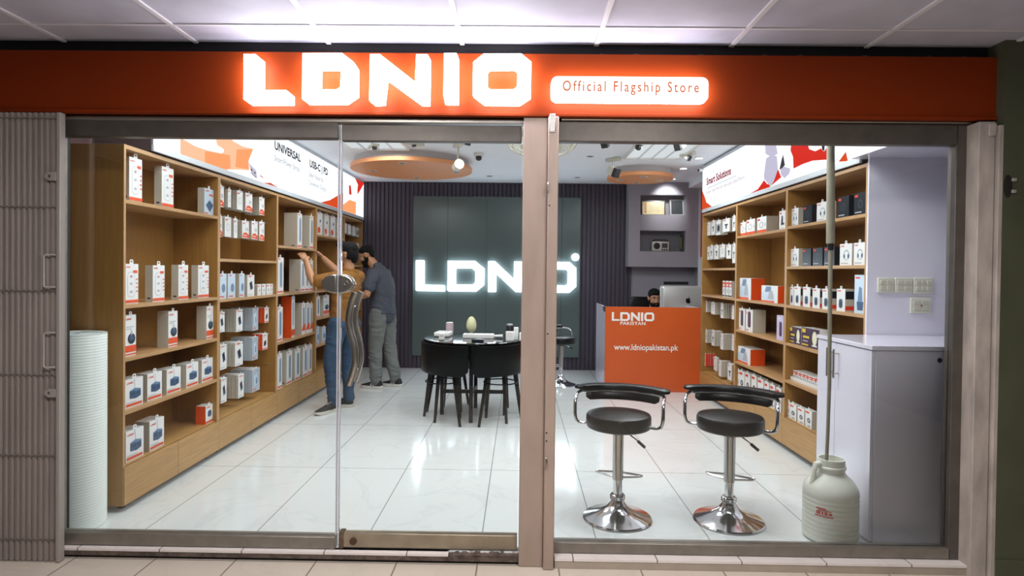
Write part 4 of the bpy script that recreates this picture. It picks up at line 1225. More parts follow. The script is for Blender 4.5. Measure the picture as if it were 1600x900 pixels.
text('www.ldniopakistan.pk', 'web_lettering', basis((1, 0, 0), (0, 0, 1), (.108, -.002, .492)), .098, CW, cn, sx=.86, off=.0015)

# all-in-one computer seen from behind
im = empty('desktop_computer', (2.105, 7.72, .7262))
tag(im, 'silver all-in-one desktop computer seen from behind above the counter', 'computer')
SIL = mat('silver_aluminium', 'C3C4C2', .3, .35)
mb = MB()
rg = []
for dy, sx, sz in ((0, .90, .88), (-.0, .985, .98), (.012, 1.0, 1.0), (.016, 1.0, 1.0)):
    w_, h_ = .325 * sx, .235 * sz
    r = .02
    ring = []
    for cx, cz, a0 in ((w_ - r, h_ - r, 0), (-w_ + r, h_ - r, 90), (-w_ + r, -h_ + r, 180), (w_ - r, -h_ + r, 270)):
        for k in range(5):
            a = math.radians(a0 + 22.5 * k)
            ring.append((cx + r * math.cos(a), dy - (.018 if sx < .95 else 0), .283 + cz + r * math.sin(a)))
    rg.append(ring)
mb.rings(rg)
mb.build('shell', SIL, im)
MB().box(-.32, .32, .016, .019, .055, .512).build('screen', BLACKP, im)
MB().prism([(-.09, 0), (.09, 0), (.09, .006), (-.09, .006)], -.05, .09, lambda u, v, w: (u, w, v)).build('foot', SIL, im, bevel=.002)
MB().box(-.07, .07, -.022, -.016, .0, .20).build('stand_neck', SIL, im, bevel=.003)
fa = lambda u, v, w: (.02 + u, w, .335 + v)
body = [(.0, -.034), (.012, -.038), (.022, -.03), (.031, -.012), (.022, -.002), (.021, .012), (.028, .020), (.018, .027), (.006, .024), (0, .022), (-.008, .026), (-.02, .025), (-.029, .014), (-.030, -.004), (-.024, -.024), (-.012, -.037)]
MB().prism(body, -.0225, -.0186, fa).prism([(.001, .028), (.012, .034), (.014, .048), (.003, .041)], -.0225, -.0186, fa).build('fruit_emblem', mat('emblem_black', '111113', .2), im, smooth=False)
o = MB().box(-.17, .17, -.012, .012, 0, .042).build('wall_bar', BLACKP, bevel=.006)
on(o, 2.17, 8.485, 0, 1.243)
tag(o, 'long black bar on the grey wall above the silver computer', 'bar')

oc = empty('office_chair', (1.70, 8.13, .0005))
tag(oc, 'black office chair behind the orange counter, its back beside the seated man', 'chair')
MB().box(-.23, .23, -.22, .22, .40, .465).build('seat', LEATHER, oc, bevel=.03, seg=3)
rg = []
for z, w_, y_ in ((.52, .19, .22), (.70, .215, .235), (.90, .215, .25), (1.04, .19, .26), (1.075, .15, .262)):
    rg.append([(w_ * math.copysign(abs(math.cos(b)) ** .5, math.cos(b)), y_ + .025 * math.copysign(abs(math.sin(b)) ** .6, math.sin(b)), z) for b in [2 * PI * k / 20 for k in range(20)]])
MB().rings(rg).build('backrest', LEATHER, oc)
MB().lathe([(.001, .06), (.028, .06), (.028, .40), (.001, .40)], 16).build('gas_post', BLACKP, oc)
for k in range(5):
    a = 2 * PI * k / 5 + .3
    lg = MB().tube([(.02 * math.cos(a), .02 * math.sin(a), .09), (.27 * math.cos(a), .27 * math.sin(a), .065)], [.022, .014], 8).build('leg', BLACKP, oc)
    MB().ball((.27 * math.cos(a), .27 * math.sin(a), .028), .028, n=12, m=8).build('caster', BLACKP, lg)

# ---------------------------------------------------------------- niche things
fr = empty('framed_certificate', (1.873, 8.60, 2.2065))
tag(fr, 'gold certificate in a black frame in the upper wall niche', 'picture')
def leaning_frame(root, w, h, m_, frm, inner, stripe=None):
    M_ = Matrix.Rotation(math.radians(-9), 4, 'X')
    mb = MB()
    for b in ((-w / 2, w / 2, 0, m_), (-w / 2, w / 2, h - m_, h), (-w / 2, -w / 2 + m_, m_, h - m_), (w / 2 - m_, w / 2, m_, h - m_)):
        mb.box(b[0], b[1], 0, .015, b[2], b[3], M=M_)
    mb.build('frame', frm, root)
    pp = MB().box(-w / 2 + m_, w / 2 - m_, .006, .012, m_, h - m_, M=M_).build('print', inner, root)
    return M_, pp
M_, pp = leaning_frame(fr, .335, .215, .014, mat('frame_black', '1E1A18', .3), mat('certificate_gold', 'C9B98C', .4, var=.1, vscale=20))
MB().box(-.125, -.095, .0052, .0058, .03, .19, M=M_).build('ribbon_band', mat('ribbon_amber', 'B07A3A', .4), pp)
for k in range(4):
    MB().box(-.06, .10 - .02 * (k % 2), .0052, .0058, .06 + .03 * k, .066 + .03 * k, M=M_).build('text_line', mat('faint_ink', '9C8D66', .6), pp)
f2 = empty('photo_frame', (2.203, 8.60, 2.2065))
tag(f2, 'small dark plaque in a silver frame in the upper wall niche', 'picture')
leaning_frame(f2, .20, .235, .02, mat('frame_silver', 'BDBDBE', .3, .4), mat('plaque_dark', '3B3F40', .35))
ra = empty('radio', (1.965, 8.585, 1.7005))
tag(ra, 'small silver retro radio in the lower wall niche', 'radio')
RS = mat('radio_silver', 'B9B7AF', .35, .3)
MB().box(-.118, .118, -.035, .035, .006, .135).build('body', RS, ra, bevel=.006)
MB().tube([(-.10, 0, .13), (-.10, 0, .152), (-.085, 0, .162), (.085, 0, .162), (.10, 0, .152), (.10, 0, .13)], .007, 10).build('handle', BLACKP, ra)
sp = MB().lathe([(.001, 0), (.045, 0), (.045, .006), (.036, .008), (.001, .004)], 28).build('speaker_cone', BLACKP, ra)
sp.location = (-.052, -.035, .078); sp.rotation_euler = (PI / 2, 0, 0)
MB().box(.018, .098, -.037, -.034, .05, .115).build('tuning_dial', mat('dial_dark', '35383A', .4), ra)
for k in range(3):
    kb = MB().lathe([(.001, 0), (.011, 0), (.010, .012), (.001, .012)], 14).build('knob', BLACKP, ra)
    kb.location = (.025 + .032 * k, -.035, .026); kb.rotation_euler = (PI / 2, 0, 0)
for q in (-.09, .09):
    MB().box(q - .012, q + .012, -.03, .03, 0, .008).build('foot', BLACKP, ra)
o = empty('standing_card', (2.268, 8.60, 1.7005))
tag(o, 'narrow dark green upright card at the end of the lower niche', 'card')
MB().box(-.008, .008, -.045, .045, 0, .24).build('board', mat('bottle_green', '2F3A2C', .4), o, bevel=.002)
MB().poly([(-.0085, -.03, .05), (-.0085, .02, .06), (-.0085, .03, .2), (-.0085, -.02, .19)]).build('yellow_print', mat('olive_yellow', 'A5A038', .4), o)

# ================================================================ white cabinet, jug, pole, foam roll, switches
cb = empty('storage_cabinet', (1.84, 3.20, .0005))
tag(cb, 'lavender white laminate cabinet with two doors beside the window', 'cabinet')
MB().box(.02, .78, 0, .575, 0, 1.012).build('carcass', LAM, cb, bevel=.002)
MB().box(-.005, .79, -.01, .58, 1.012, 1.035).build('worktop', LAM, cb, bevel=.002)
for a, b, hy in ((.002, .362, .325), (.366, .572, .40)):
    dr = MB().box(0, .018, a, b, .012, 1.006).build('door', LAM, cb, bevel=.0015)
    hd = MB().tube([(-.030, hy, .81), (-.030, hy, .975)], .006, 12)
    for z in (.835, .95):
        hd.tube([(.0, hy, z), (-.030, hy, z)], .0045, 8)
    hd.build('handle', STEEL, dr)
g = MB().lathe([(.001, 0), (.012, 0), (.013, .003), (.008, .004), (.001, .002)], 18).build('cable_grommet', BLACKP, cb)
g.location = (.35, 0, .963); g.rotation_euler = (PI / 2, 0, 0)

JUG = mat('cloudy_jug_plastic', 'F6F6EA', .3, trans=.22, sss=.3)
jg = empty('plastic_jug', (1.672, 3.265, .0005))
tag(jg, 'cloudy white plastic jug with red print on the floor by the cabinet', 'jug')
prof = [(.001, .0), (.118, .0), (.134, .012)]
z = .03
for k in range(9):
    prof += [(.137, z), (.1325, z + .010), (.137, z + .020)]
    z += .024
prof += [(.136, .262), (.128, .285), (.105, .318), (.078, .342), (.068, .355), (.068, .372), (.074, .376), (.074, .386), (.068, .390), (.068, .425), (.060, .425), (.060, .36), (.001, .36)]
MB().lathe(prof, 48).build('body', JUG, jg)
MB().tube([(-.062, -.012, .405), (-.088, -.018, .40), (-.098, -.02, .37), (-.104, -.02, .31), (-.112, -.02, .265)], [(.012, .016), (.012, .016), (.012, .016), (.012, .016), (.016, .02)], 12).build('handle', JUG, jg)
mb = MB()
def on_jug(a, z, r=.1385): return (r * math.sin(a), -r * math.cos(a), z)
JR = mat('jug_red_print', 'C23A35', .4)
for a0, a1, z0, z1 in ((-.95, -.62, .188, .196), (-1.0, -.35, .150, .156), (-.95, -.8, .162, .178), (-.76, -.7, .162, .178), (-.66, -.56, .162, .178), (-.52, -.4, .162, .176), (-.9, -.42, .180, .184)):
    n = 6
    for k in range(n):
        p, q = a0 + (a1 - a0) * k / n, a0 + (a1 - a0) * (k + 1) / n
        mb.poly([on_jug(p, z0), on_jug(q, z0), on_jug(q, z1), on_jug(p, z1)])
mb.build('red_print', JR, jg)
pl = empty('long_stick', (1.644, 3.25, .366))
tag(pl, 'long grey stick with black tape standing in the plastic jug', 'stick')
GP = mat('worn_grey_pvc', '8A8473', .5, var=.1, vscale=12)
MB().tube([(0, .01, .001), (.003, .005, .2), (.004, 0, .45), (.0, 0, .85), (-.002, 0, 1.20)], [.009, .009, .0095, .0105, .011], 14).build('lower_shaft', GP, pl)
MB().tube([(-.003, 0, 1.20), (-.006, 0, 1.45), (-.012, -.002, 1.72), (-.016, -.01, 2.05)], [.021, .0205, .019, .019], 16).build('upper_shaft', GP, pl)
MB().tube([(-.002, 0, 1.165), (-.003, 0, 1.255)], [.0145, .0195], 14).build('tape_wrap', BLACKP, pl)

rl = empty('foam_roll', (-2.40, 3.262, .0005))
tag(rl, 'tall roll of white bubble foam standing behind the end of the window', 'roll')
prof = [(.001, 0), (.155, 0)]
z = .006
while z < 1.03:
    prof += [(.159, z), (.1555, z + .004), (.159, z + .013)]
    z += .015
prof += [(.156, 1.036), (.03, 1.036)]
mb = MB().lathe(prof + [(.03, .9), (.001, .9)], 56)
mb.build('body', mat('bubble_foam', 'EDF3EE', .45, bump=.05, bscale=60), rl, angle=80)
sp = []
for k in range(150):
    a = k * .25
    sp.append((( .034 + .0031 * a) * math.cos(a), (.034 + .0031 * a) * math.sin(a), 1.037))
MB().tube(sp, .0012, 4).build('spiral_edge', mat('foam_edge', 'B7C0BC', .5), rl)

SWM = mat('switch_ivory', 'D9D6C8', .35)
def plate(x0, x1, z0, z1, rows, cols, label, dot=False):
    p = empty('switch_plate', ((x0 + x1) / 2, 3.785, (z0 + z1) / 2))
    tag(p, label, 'switch')
    w_, h_ = (x1 - x0) / 2, (z1 - z0) / 2
    MB().box(-w_, w_, -.012, 0, -h_, h_).build('cover', SWM, p, bevel=.004)
    for r in range(rows):
        for c in range(cols):
            cx = -w_ * .8 + w_ * 1.6 * (c + .5) / cols
            cz = -h_ * .75 + h_ * 1.5 * (r + .5) / rows
            MB().box(cx - w_ * .62 / cols, cx + w_ * .62 / cols, -.016, -.011, cz - h_ * .5 / rows, cz + h_ * .5 / rows).build('rocker', mat('rocker_cream', 'C4C1B0', .3), p, bevel=.002)
    if dot:
        MB().ball((0, -.016, 0), (.006, .003, .006), n=10, m=6).build('indicator', mat('switch_red', '8C2B28', .4), p)
plate(2.199, 2.299, 1.295, 1.388, 2, 2, 'ivory switch plate, the one of three nearest the shelving')
plate(2.302, 2.412, 1.295, 1.388, 2, 2, 'ivory switch plate, the middle one of the three in a line')
plate(2.416, 2.536, 1.290, 1.390, 2, 3, 'ivory switch plate, the widest of the three in a line')
plate(2.400, 2.527, 1.170, 1.268, 2, 2, 'ivory switch plate set alone below the others, with red dot', True)

# ================================================================ ceiling things
def disc(name, x, y, r, label):
    d_ = empty(name, (x, y, 2.54))
    tag(d_, label, 'ceiling disc')
    MB().lathe([(.001, 0), (r - .004, 0), (r, .004), (r, .040), (r - .004, .044), (.001, .044)], 72).build('orange_plate', mat('disc_orange', 'E79A62', .4), d_)
    MB().lathe([(.001, .044), (r * .94, .044), (r * .94, ZC - 2.54 - .0005), (.001, ZC - 2.54 - .0005)], 72).build('mount_drum', mat('disc_grey', 'B9B6B6', .5), d_)
    return d_
d1 = disc('ceiling_disc', -1.245, 7.03, .69, 'large orange round ceiling disc above the two men')
d2 = disc('ceiling_disc', 1.465, 7.52, .40, 'smaller orange round ceiling disc near the grey niche wall')
def downlight(x, y, z, label, lit=False, r=.045, group=None):
    o = empty('downlight', (x, y, z))
    tag(o, label, 'downlight', group)
    MB().frame([(r * math.cos(2 * PI * k / 24), r * math.sin(2 * PI * k / 24)) for k in range(24)], [(r * .78 * math.cos(2 * PI * k / 24), r * .78 * math.sin(2 * PI * k / 24)) for k in range(24)], -.006, -.0005, lambda u, v, w: (u, v, w)).build('trim_ring', mat('ring_white', 'D5D5D6', .3), o)
    MB().lathe([(.001, -.0008), (r * .78, -.0008), (r * .78, -.003), (.001, -.003)], 20).build('lens', glow('downlight_lens', 'FFFFFF', 6) if lit else mat('lens_grey', '8F9196', .15, .5), o)
    return o
for x, y, lb in ((-1.70, 7.055, 'unlit downlight in the large orange disc, nearest the lit sign'), (-1.258, 6.518, 'unlit downlight in the large orange disc, nearest the window'),
                 (-1.274, 7.55, 'unlit downlight in the large orange disc, nearest the slat wall'), (-.737, 7.057, 'unlit downlight in the large orange disc, beside the lit spot')):
    downlight(x, y, 2.54, lb)
for x, y, lb in ((1.229, 7.549, 'unlit downlight in the smaller orange disc, nearest the track head'), (1.464, 7.281, 'unlit downlight in the smaller orange disc, nearest the window'),
                 (1.467, 7.749, 'unlit downlight in the smaller orange disc, nearest the niche wall'), (1.702, 7.539, 'unlit downlight in the smaller orange disc, nearest the shelving')):
    downlight(x, y, 2.54, lb)
for x, y, lb in ((.756, 6.666, 'unlit recessed downlight in the ceiling beside the fan'), (1.346, 6.674, 'unlit recessed downlight at the edge of the louvred panel'),
                 (.758, 8.156, 'unlit recessed downlight above the glowing letter O'), (-.406, 8.119, 'unlit recessed downlight above the dark glass panel')):
    downlight(x, y, ZC, lb)
downlight(1.948, 6.718, ZC, 'lit round downlight over the red lightbox, nearer the window', True, .055)
downlight(1.958, 7.381, ZC, 'lit round downlight over the red lightbox, nearer the niche', True, .055)
downlight(2.03, 8.20, ZC, 'lit round downlight washing the grey niche wall', True, .055)
sl = bpy.data.lights.new('niche_spot', 'SPOT')
sl.energy, sl.spot_size, sl.spot_blend, sl.shadow_soft_size = 24, math.radians(75), .6, .04
slo = bpy.data.objects.new('niche_spot', sl)
slo.location = (2.03, 8.20, ZC - .02)
slo.rotation_euler = (math.radians(52), 0, 0)
COL.objects.link(slo)

# tube light on the corridor ceiling in front of the sign
p = empty('tube_light', (-.25, 1.22, 2.5195))
tag(p, 'bright tube light on the corridor ceiling in front of the fascia sign', 'light')
MB().box(-.64, .64, -.022, .022, -.03, 0).build('housing', WP, p, bevel=.004)
MB().tube([(-.6, 0, -.06), (.6, 0, -.06)], .013, 14).build('tube', glow('tube_glow', 'F4F6FF', TUBE_STRENGTH), p)
for q in (-.61, .61):
    MB().box(q - .012, q + .012, -.016, .016, -.078, -.028).build('end_holder', WP, p, bevel=.003)
for (px, py, pw), lb in zip(CORRIDOR_FILL, ('added square fill light in the corridor ceiling, shutter end', 'added square fill light in the corridor ceiling, green wall end')):
    p = empty('ceiling_light', (px, py, 2.52))  # visible body of the added fill panel
    tag(p, lb, 'light')
    mb = MB()
    for b in ((-.30, -.28, -.30, .30), (.28, .30, -.30, .30), (-.28, .28, -.30, -.28), (-.28, .28, .28, .30)):
        mb.box(b[0], b[1], b[2], b[3], -.012, -.0005)
    mb.build('frame', WP, p)
    MB().box(-.28, .28, -.28, .28, -.008, -.0005).build('diffuser', glow('fill_diffuser', 'FFF3EA', 3), p)
# louvred light panels (their lamps are set at the top)
PGL = glow('panel_diffuser', 'F1F6FA', .85)
LBL = ['louvred ceiling light over the foam roll end of the shop', 'louvred ceiling light over the white cabinet', 'louvred ceiling light over the mustard shirted man', 'louvred ceiling light in front of the smaller orange disc', 'louvred ceiling light over the round table']
for (px, py, pw, tn), lb in zip(PANELS, LBL):
    p = empty('ceiling_light', (px, py, ZC), PI / 2 if tn else 0)
    tag(p, lb, 'light')
    mb = MB()
    for b in ((-.31, -.285, -.58, .58), (.285, .31, -.58, .58), (-.285, .285, -.58, -.555), (-.285, .285, .555, .58)):
        mb.box(b[0], b[1], b[2], b[3], -.03, -.0005)
    mb.build('frame', WP, p)
    MB().box(-.285, .285, -.555, .555, -.012, -.0005).build('diffuser', PGL, p)
    mb = MB()
    for k in range(1, 4):
        mb.box(-.285 + .1425 * k - .004, -.285 + .1425 * k + .004, -.555, .555, -.03, -.013)
    mb.build('louvre', mat('louvre_white', 'D4D6DA', .3), p)

def spot_head(x, y, z, label, rz, tilt, lit=False, base=True, size=1.0):
    o = empty('track_spotlight', (x, y, ZC), rz)
    tag(o, label, 'spotlight')
    MB().box(-.035, .035, -.09, .09, -.035, -.0005).build('mount', mat('cream_metal', 'CFCBBB', .4), o, bevel=.006)
    dz = z - ZC
    MB().tube([(0, 0, -.03), (0, 0, dz + .04)], .009, 10).build('stem', MATS['cream_metal'], o)
    M_ = Matrix.Translation((0, 0, dz)) @ Matrix.Rotation(math.radians(tilt), 4, 'X')
    if lit:
        hd = MB()
        rg = [[M_ @ Vector((r * math.cos(2 * PI * k / 24), d_, r * math.sin(2 * PI * k / 24))) for k in range(24)] for d_, r in ((.09, .03), (.07, .045), (-.05, .05))]
        hd.rings(rg)
        hd = hd.build('head', MATS['cream_metal'], o)
        MB().rings([[M_ @ Vector((.046 * math.cos(2 * PI * k / 24), d_, .046 * math.sin(2 * PI * k / 24))) for k in range(24)] for d_ in (-.048, -.054)]).build('lens', glow('warm_lens', 'FFF3D8', 4), hd)
    else:
        hd = MB().box(-.045 * size, .045 * size, -.03 * size, .07 * size, -.055 * size, .055 * size, M=M_).build('head', MATS['cream_metal'], o, bevel=.008)
        MB().box(-.048 * size, .048 * size, -.085 * size, -.03 * size, -.058 * size, .058 * size, M=M_).build('barn_box', BLACKP, hd, bevel=.004)
    return o
spot_head(1.02, 6.75, 2.51, 'white track spotlight with black square head beside the smaller disc', math.radians(40), 25, size=.85)
spot_head(-.615, 6.05, 2.44, 'lit warm spotlight in front of the large orange disc', math.radians(20), -8, True)
spot_head(-1.47, 6.12, 2.645, 'cream spotlight at the ceiling in front of the large disc, nearer the lit sign', math.radians(30), 30, size=.55)
spot_head(-1.03, 6.0, 2.64, 'small cream spotlight at the ceiling before the middle of the large disc', math.radians(-40), 20, size=.45)
spot_head(-.53, 5.85, 2.635, 'cream spotlight with black head at the ceiling beside the dome camera', math.radians(60), 10, size=.6)
spot_head(.80, 5.70, 2.615, 'white spotlight with dark square head beside the ceiling fan', math.radians(-40), 30, size=.75)
spot_head(1.49, 5.75, 2.60, 'white spotlight with dark head under the louvred panel', math.radians(-50), 25, size=.7)
spot_head(1.74, 6.40, 2.61, 'cream spotlight between louvred panel and lit downlight', math.radians(30), 40, size=.45)
def dome(x, y, label):
    o = empty('dome_camera', (x, y, ZC))
    tag(o, label, 'camera')
    MB().lathe([(.001, -.0005), (.055, -.0005), (.058, -.01), (.05, -.03), (.001, -.03)], 28).build('base', WP, o)
    MB().ball((0, -.005, -.045), .034, n=18, m=12).build('lens_ball', mat('dome_black', '1C1E22', .1), o)
dome(-.448, 6.58, 'white dome camera with black eye between disc and door mullion')
dome(1.14, 5.95, 'grey dome camera at the ceiling beside the louvred panel')
o = empty('bullet_camera', (2.105, 7.12, 2.60))
tag(o, 'small white bullet camera at the far end of the red lightbox', 'camera')
MB().tube([(0, 0, 0), (-.05, -.03, -.01)], .018, 14).build('barrel', WP, o)
MB().tube([(-.048, -.029, -.01), (-.053, -.032, -.011)], .014, 14).build('lens', BLACKP, o)
MB().tube([(.012, .01, 0), (.03, .02, .02), (.03, .02, .0595)], .007, 10).build('bracket', WP, o)

fn = empty('ceiling_fan', (.145, 4.20, 2.285))
tag(fn, 'cream caged fan hanging behind the top of the door mullion', 'fan')
FM = mat('fan_cream', 'C9C3AE', .4)
MF = Matrix.Rotation(math.radians(-14), 4, 'X')
for r, z, t_ in ((.24, 0, .005), (.235, .03, .003), (.20, -.028, .003), (.13, -.042, .003), (.06, -.046, .003), (.20, .06, .003)):
    MB().tube([MF @ Vector((r * math.cos(2 * PI * k / 40), r * math.sin(2 * PI * k / 40), z)) for k in range(40)], t_, 8, loop=True).build('cage_ring', FM, fn)
mb = MB()
for k in range(48):
    a = 2 * PI * k / 48
    p = [(.03, -.048), (.10, -.046), (.18, -.034), (.225, -.015), (.24, 0), (.235, .03), (.20, .06), (.09, .075)]
    mb.tube([MF @ Vector((r * math.cos(a), r * math.sin(a), z)) for r, z in p], .0018, 5)
mb.build('cage_wire_mesh', FM, fn)
for k in range(3):
    a = 2 * PI * k / 3
    rg = []
    for r, w_ in ((.03, .03), (.10, .06), (.17, .075), (.21, .05)):
        rg.append([MF @ Matrix.Rotation(a, 3, 'Z').to_4x4() @ Vector((r, q * w_, q * .015 + e_)) for q, e_ in ((-1, .012), (1, .012), (1, .015), (-1, .015))])
    MB().rings(rg).build('blade', mat('fan_blade', 'B9B8AE', .3), fn)
MB().lathe([(.001, .0), (.045, .0), (.05, .02), (.05, .11), (.03, .14), (.001, .14)], 24).build('motor', FM, fn)
MB().tube([(0, 0, .13), (0, 0, ZC - 2.285 - .02)], .012, 12).build('rod', FM, fn)
MB().lathe([(.001, .345), (.05, .345), (.055, .374), (.001, .374)], 24).build('canopy', FM, fn)

# stain with two clips on the green wall
cp = empty('wall_hook', (2.335, 2.93, 1.83))
tag(cp, 'small metal hook in a dark smudge on the moss green wall', 'hook')
MB().ball((-.025, 0, .0), (.022, .002, .055), n=16, m=8).build('dark_smudge', mat('soot', '1C1B16', .9), cp)
for z in (.03, -.025):
    MB().box(-.01, .008, -.012, 0, z - .008, z + .008).build('clip', PALE, cp, bevel=.002)

# ================================================================ people
SKIN = mat('skin_warm', 'B5835F', .5, sss=.08)
HAIR = mat('hair_black', '0B0909', .7, spec=.2, bump=.8, bscale=150, vec=(1, 1, .22))
BEARD = mat('beard_black', '120D0B', .85, spec=.15, bump=.8, bscale=260)

class Body(MB):
    """shapes to be fused into one continuous surface; all points are given in world space minus the base"""
    def __init__(self, base):
        super().__init__()
        self.b = Vector(base)
    def limb(self, pts, r, n=14, up=None):
        P = [Vector(p) - self.b for p in pts]
        self.tube(P, r, n, up=up)
        rs = r if isinstance(r, (list, tuple)) else [r] * len(P)
        for p, q in ((P[0], rs[0]), (P[-1], rs[-1])):
            q = min(q) if isinstance(q, (list, tuple)) else q
            self.ball(p, q, n=12, m=8)
        return self
    def blob(self, c, r, M=None):
        self.ball(Vector(c) - self.b, r, n=20, m=14, M=M)
        return self
    def fuse(self, name, mt, parent, voxel=.007, smooth=4, fac=.5, fold=None):
        o = self.build('tmp', mt)
        md = o.modifiers.new('r', 'REMESH'); md.mode = 'VOXEL'; md.voxel_size = voxel
        sm = o.modifiers.new('s', 'SMOOTH'); sm.iterations = smooth; sm.factor = fac
        dg = bpy.context.evaluated_depsgraph_get()
        me = bpy.data.meshes.new_from_object(o.evaluated_get(dg))
        bpy.data.objects.remove(o)
        me.name = name
        if fold:                                  # cloth folds: push along the normal by stretched noise
            amp, sc = fold
            cn = [(v.co.copy(), v.normal.copy()) for v in me.vertices]
            flat = []
            for c_, nn in cn:
                p = Vector((c_.x * sc[0], c_.y * sc[1], c_.z * sc[2] + 2.2 * noise.noise(c_ * 5)))
                flat += list(c_ + nn * (amp * (noise.noise(p) + .5 * noise.noise(p * 2.1))))
            me.vertices.foreach_set('co', flat)
            me.update()
        me.polygons.foreach_set('use_smooth', [True] * len(me.polygons))
        q = bpy.data.objects.new(name, me)
        COL.objects.link(q)
        q.parent = parent
        return q

def frame_from(f):
    f = Vector(f).normalized()
    up = Vector((0, 0, 1))
    r = f.cross(up).normalized()
    return f, r

def head(body, c, yaw, pitch, roll=0.0, s=1.0):
    """skull, jaw, nose, ears, brow, neck is added by the caller. Returns the head matrix (local -y is the face)"""
    M = Matrix.Translation(Vector(c)) @ Matrix.Rotation(yaw, 4, 'Z') @ Matrix.Rotation(roll, 4, 'Y') @ Matrix.Rotation(pitch, 4, 'X')
    R = M.to_3x3()
    g = lambda p: M @ (Vector(p) * s)
    body.blob(g((0, .012, .028)), (.076 * s, .094 * s, .086 * s), R)
    body.blob(g((0, -.022, -.035)), (.062 * s, .068 * s, .078 * s), R)
    body.blob(g((0, -.055, -.085)), (.040 * s, .036 * s, .030 * s), R)      # chin
    body.limb([g((0, -.082, .022)), g((0, -.100, -.012)), g((0, -.106, -.024))], [.011 * s, .014 * s, .013 * s], 8)   # nose
    body.blob(g((-.014, -.094, -.028)), .010 * s); body.blob(g((.014, -.094, -.028)), .010 * s)
    for q in (-1, 1):
        body.blob(g((q * .030, -.076, .034)), (.022 * s, .012 * s, .008 * s), R)     # brow
        body.blob(g((q * .040, -.064, -.018)), (.022 * s, .018 * s, .018 * s), R)    # cheek
        body.blob(g((q * .077, .012, -.006)), (.010 * s, .020 * s, .032 * s), R)     # ear
        body.blob(g((q * .082, .020, .006)), (.009 * s, .014 * s, .020 * s), R)
    body.limb([g((-.018, -.088, -.056)), g((0, -.092, -.056)), g((.018, -.088, -.056))], [.008 * s, .010 * s, .008 * s], 8)   # lips
    return M

def face_bits(M, base, parent, s=1.0, eyes=True):
    R = M.to_3x3()
    for q in (-1, 1):
        if eyes:
            mb = MB().ball(M @ (Vector((q * .031, -.078, .014)) * s) - base, (.0115 * s, .008 * s, .0045 * s), n=12, m=8, M=R)
            e = mb.build('eye', mat('eye_white', 'D8D2CC', .25), parent)
            MB().ball(M @ (Vector((q * .031, -.0845, .013)) * s) - base, .0048 * s, n=10, m=6).build('iris', mat('iris_dark', '1A120E', .2), e)
        mb = MB().tube([M @ (Vector((q * .014, -.088, .034)) * s) - base, M @ (Vector((q * .032, -.088, .040)) * s) - base, M @ (Vector((q * .052, -.074, .034)) * s) - base], [.004 * s, .005 * s, .003 * s], 8)
        mb.build('eyebrow', HAIR, parent)

def hand(body, wrist, tip, palm_n, curl=.5, thumb=1, s=1.0):
    """palm plus four fingers and a thumb; palm_n points out of the palm"""
    w, t = Vector(wrist), Vector(tip)
    d = (t - w).normalized()
    n = Vector(palm_n); n = (n - d * n.dot(d)).normalized()
    a = d.cross(n)                       # across the knuckles
    kn = w + d * .085 * s
    body.limb([w, w + d * .03 * s, w + d * .06 * s, kn], [(.020 * s, .027 * s), (.017 * s, .034 * s), (.015 * s, .040 * s), (.012 * s, .040 * s)], 14, up=n)
    for q, ln in ((-.033, .062), (-.011, .076), (.011, .072), (.032, .056)):
        p0 = kn + a * q * .92 * s - d * .008 * s
        p1 = p0 + (d * math.cos(curl * .5) + n * math.sin(curl * .5) + a * q * 3.2) * ln * .45 * s
        p2 = p1 + (d * math.cos(curl * 1.3) + n * math.sin(curl * 1.3)) * ln * .32 * s
        p3 = p2 + (d * math.cos(curl * 2.0) + n * math.sin(curl * 2.0)) * ln * .26 * s
        body.limb([p0, p1, p2, p3], [.0088 * s, .0082 * s, .0076 * s, .0064 * s], 10)
    b0 = w + d * .022 * s + a * (-.026 * thumb) * s
    b1 = b0 + (d * .6 + a * (-thumb) * .7 + n * .25) * .034 * s
    b2 = b1 + (d * .85 + a * (-thumb) * .25 + n * .45) * .030 * s
    body.limb([b0, b1, b2], [.014 * s, .0105 * s, .0085 * s], 10)

def shoe(heel, toe, base, parent, upper, sole, stripes=None):
    h, t = Vector(heel), Vector(toe)
    L = (t - h).length
    f = (t - h).normalized()
    a = Vector((-f.y, f.x, 0))
    P = lambda u, v, z: h + f * (u * L) + a * v + Vector((0, 0, z)) - base
    prof = [(0, .028), (.06, .036), (.2, .038), (.4, .036), (.6, .044), (.75, .047), (.9, .040), (.97, .026), (1.0, .012)]
    rg = [[P(u, w, z0), P(u, w * 1.02, .034), P(u, -w * 1.02, .034), P(u, -w, z0)] for u, w in prof for z0 in [.001 + .012 * max(0, (u - .85) / .15)]]
    mb = MB().rings(rg)
    mb.build('sole', sole, parent, bevel=.004, seg=3)
    top = [(0.02, .026, .075), (.06, .034, .10), (.2, .037, .105), (.33, .037, .10), (.45, .038, .085), (.6, .043, .07), (.78, .044, .055), (.92, .036, .045), (.985, .016, .036)]
    rg = []
    for u, w, z in top:
        rg.append([P(u, w * math.cos(b), .028 + (z - .028) * max(0, math.sin(b)) ** .7) for b in [PI * k / 12 for k in range(13)]])
    sh_ = MB().rings(rg).build('shoe', upper, parent)
    for k in range(3):
        u = .36 + .07 * k
        MB().tube([P(u, .022, .102 - .11 * (u - .33)), P(u + .01, 0, .110 - .11 * (u - .33)), P(u, -.022, .102 - .11 * (u - .33))], .003, 6).build('lace', sole, sh_)
    if stripes:
        for k in range(3):
            u = .30 + .075 * k
            for sg in (-1, 1):
                MB().poly([P(u, sg * .0405, .034), P(u + .035, sg * .0415, .034), P(u - .03, sg * .036, .083), P(u - .065, sg * .0355, .083)]).build('stripe', stripes, sh_)

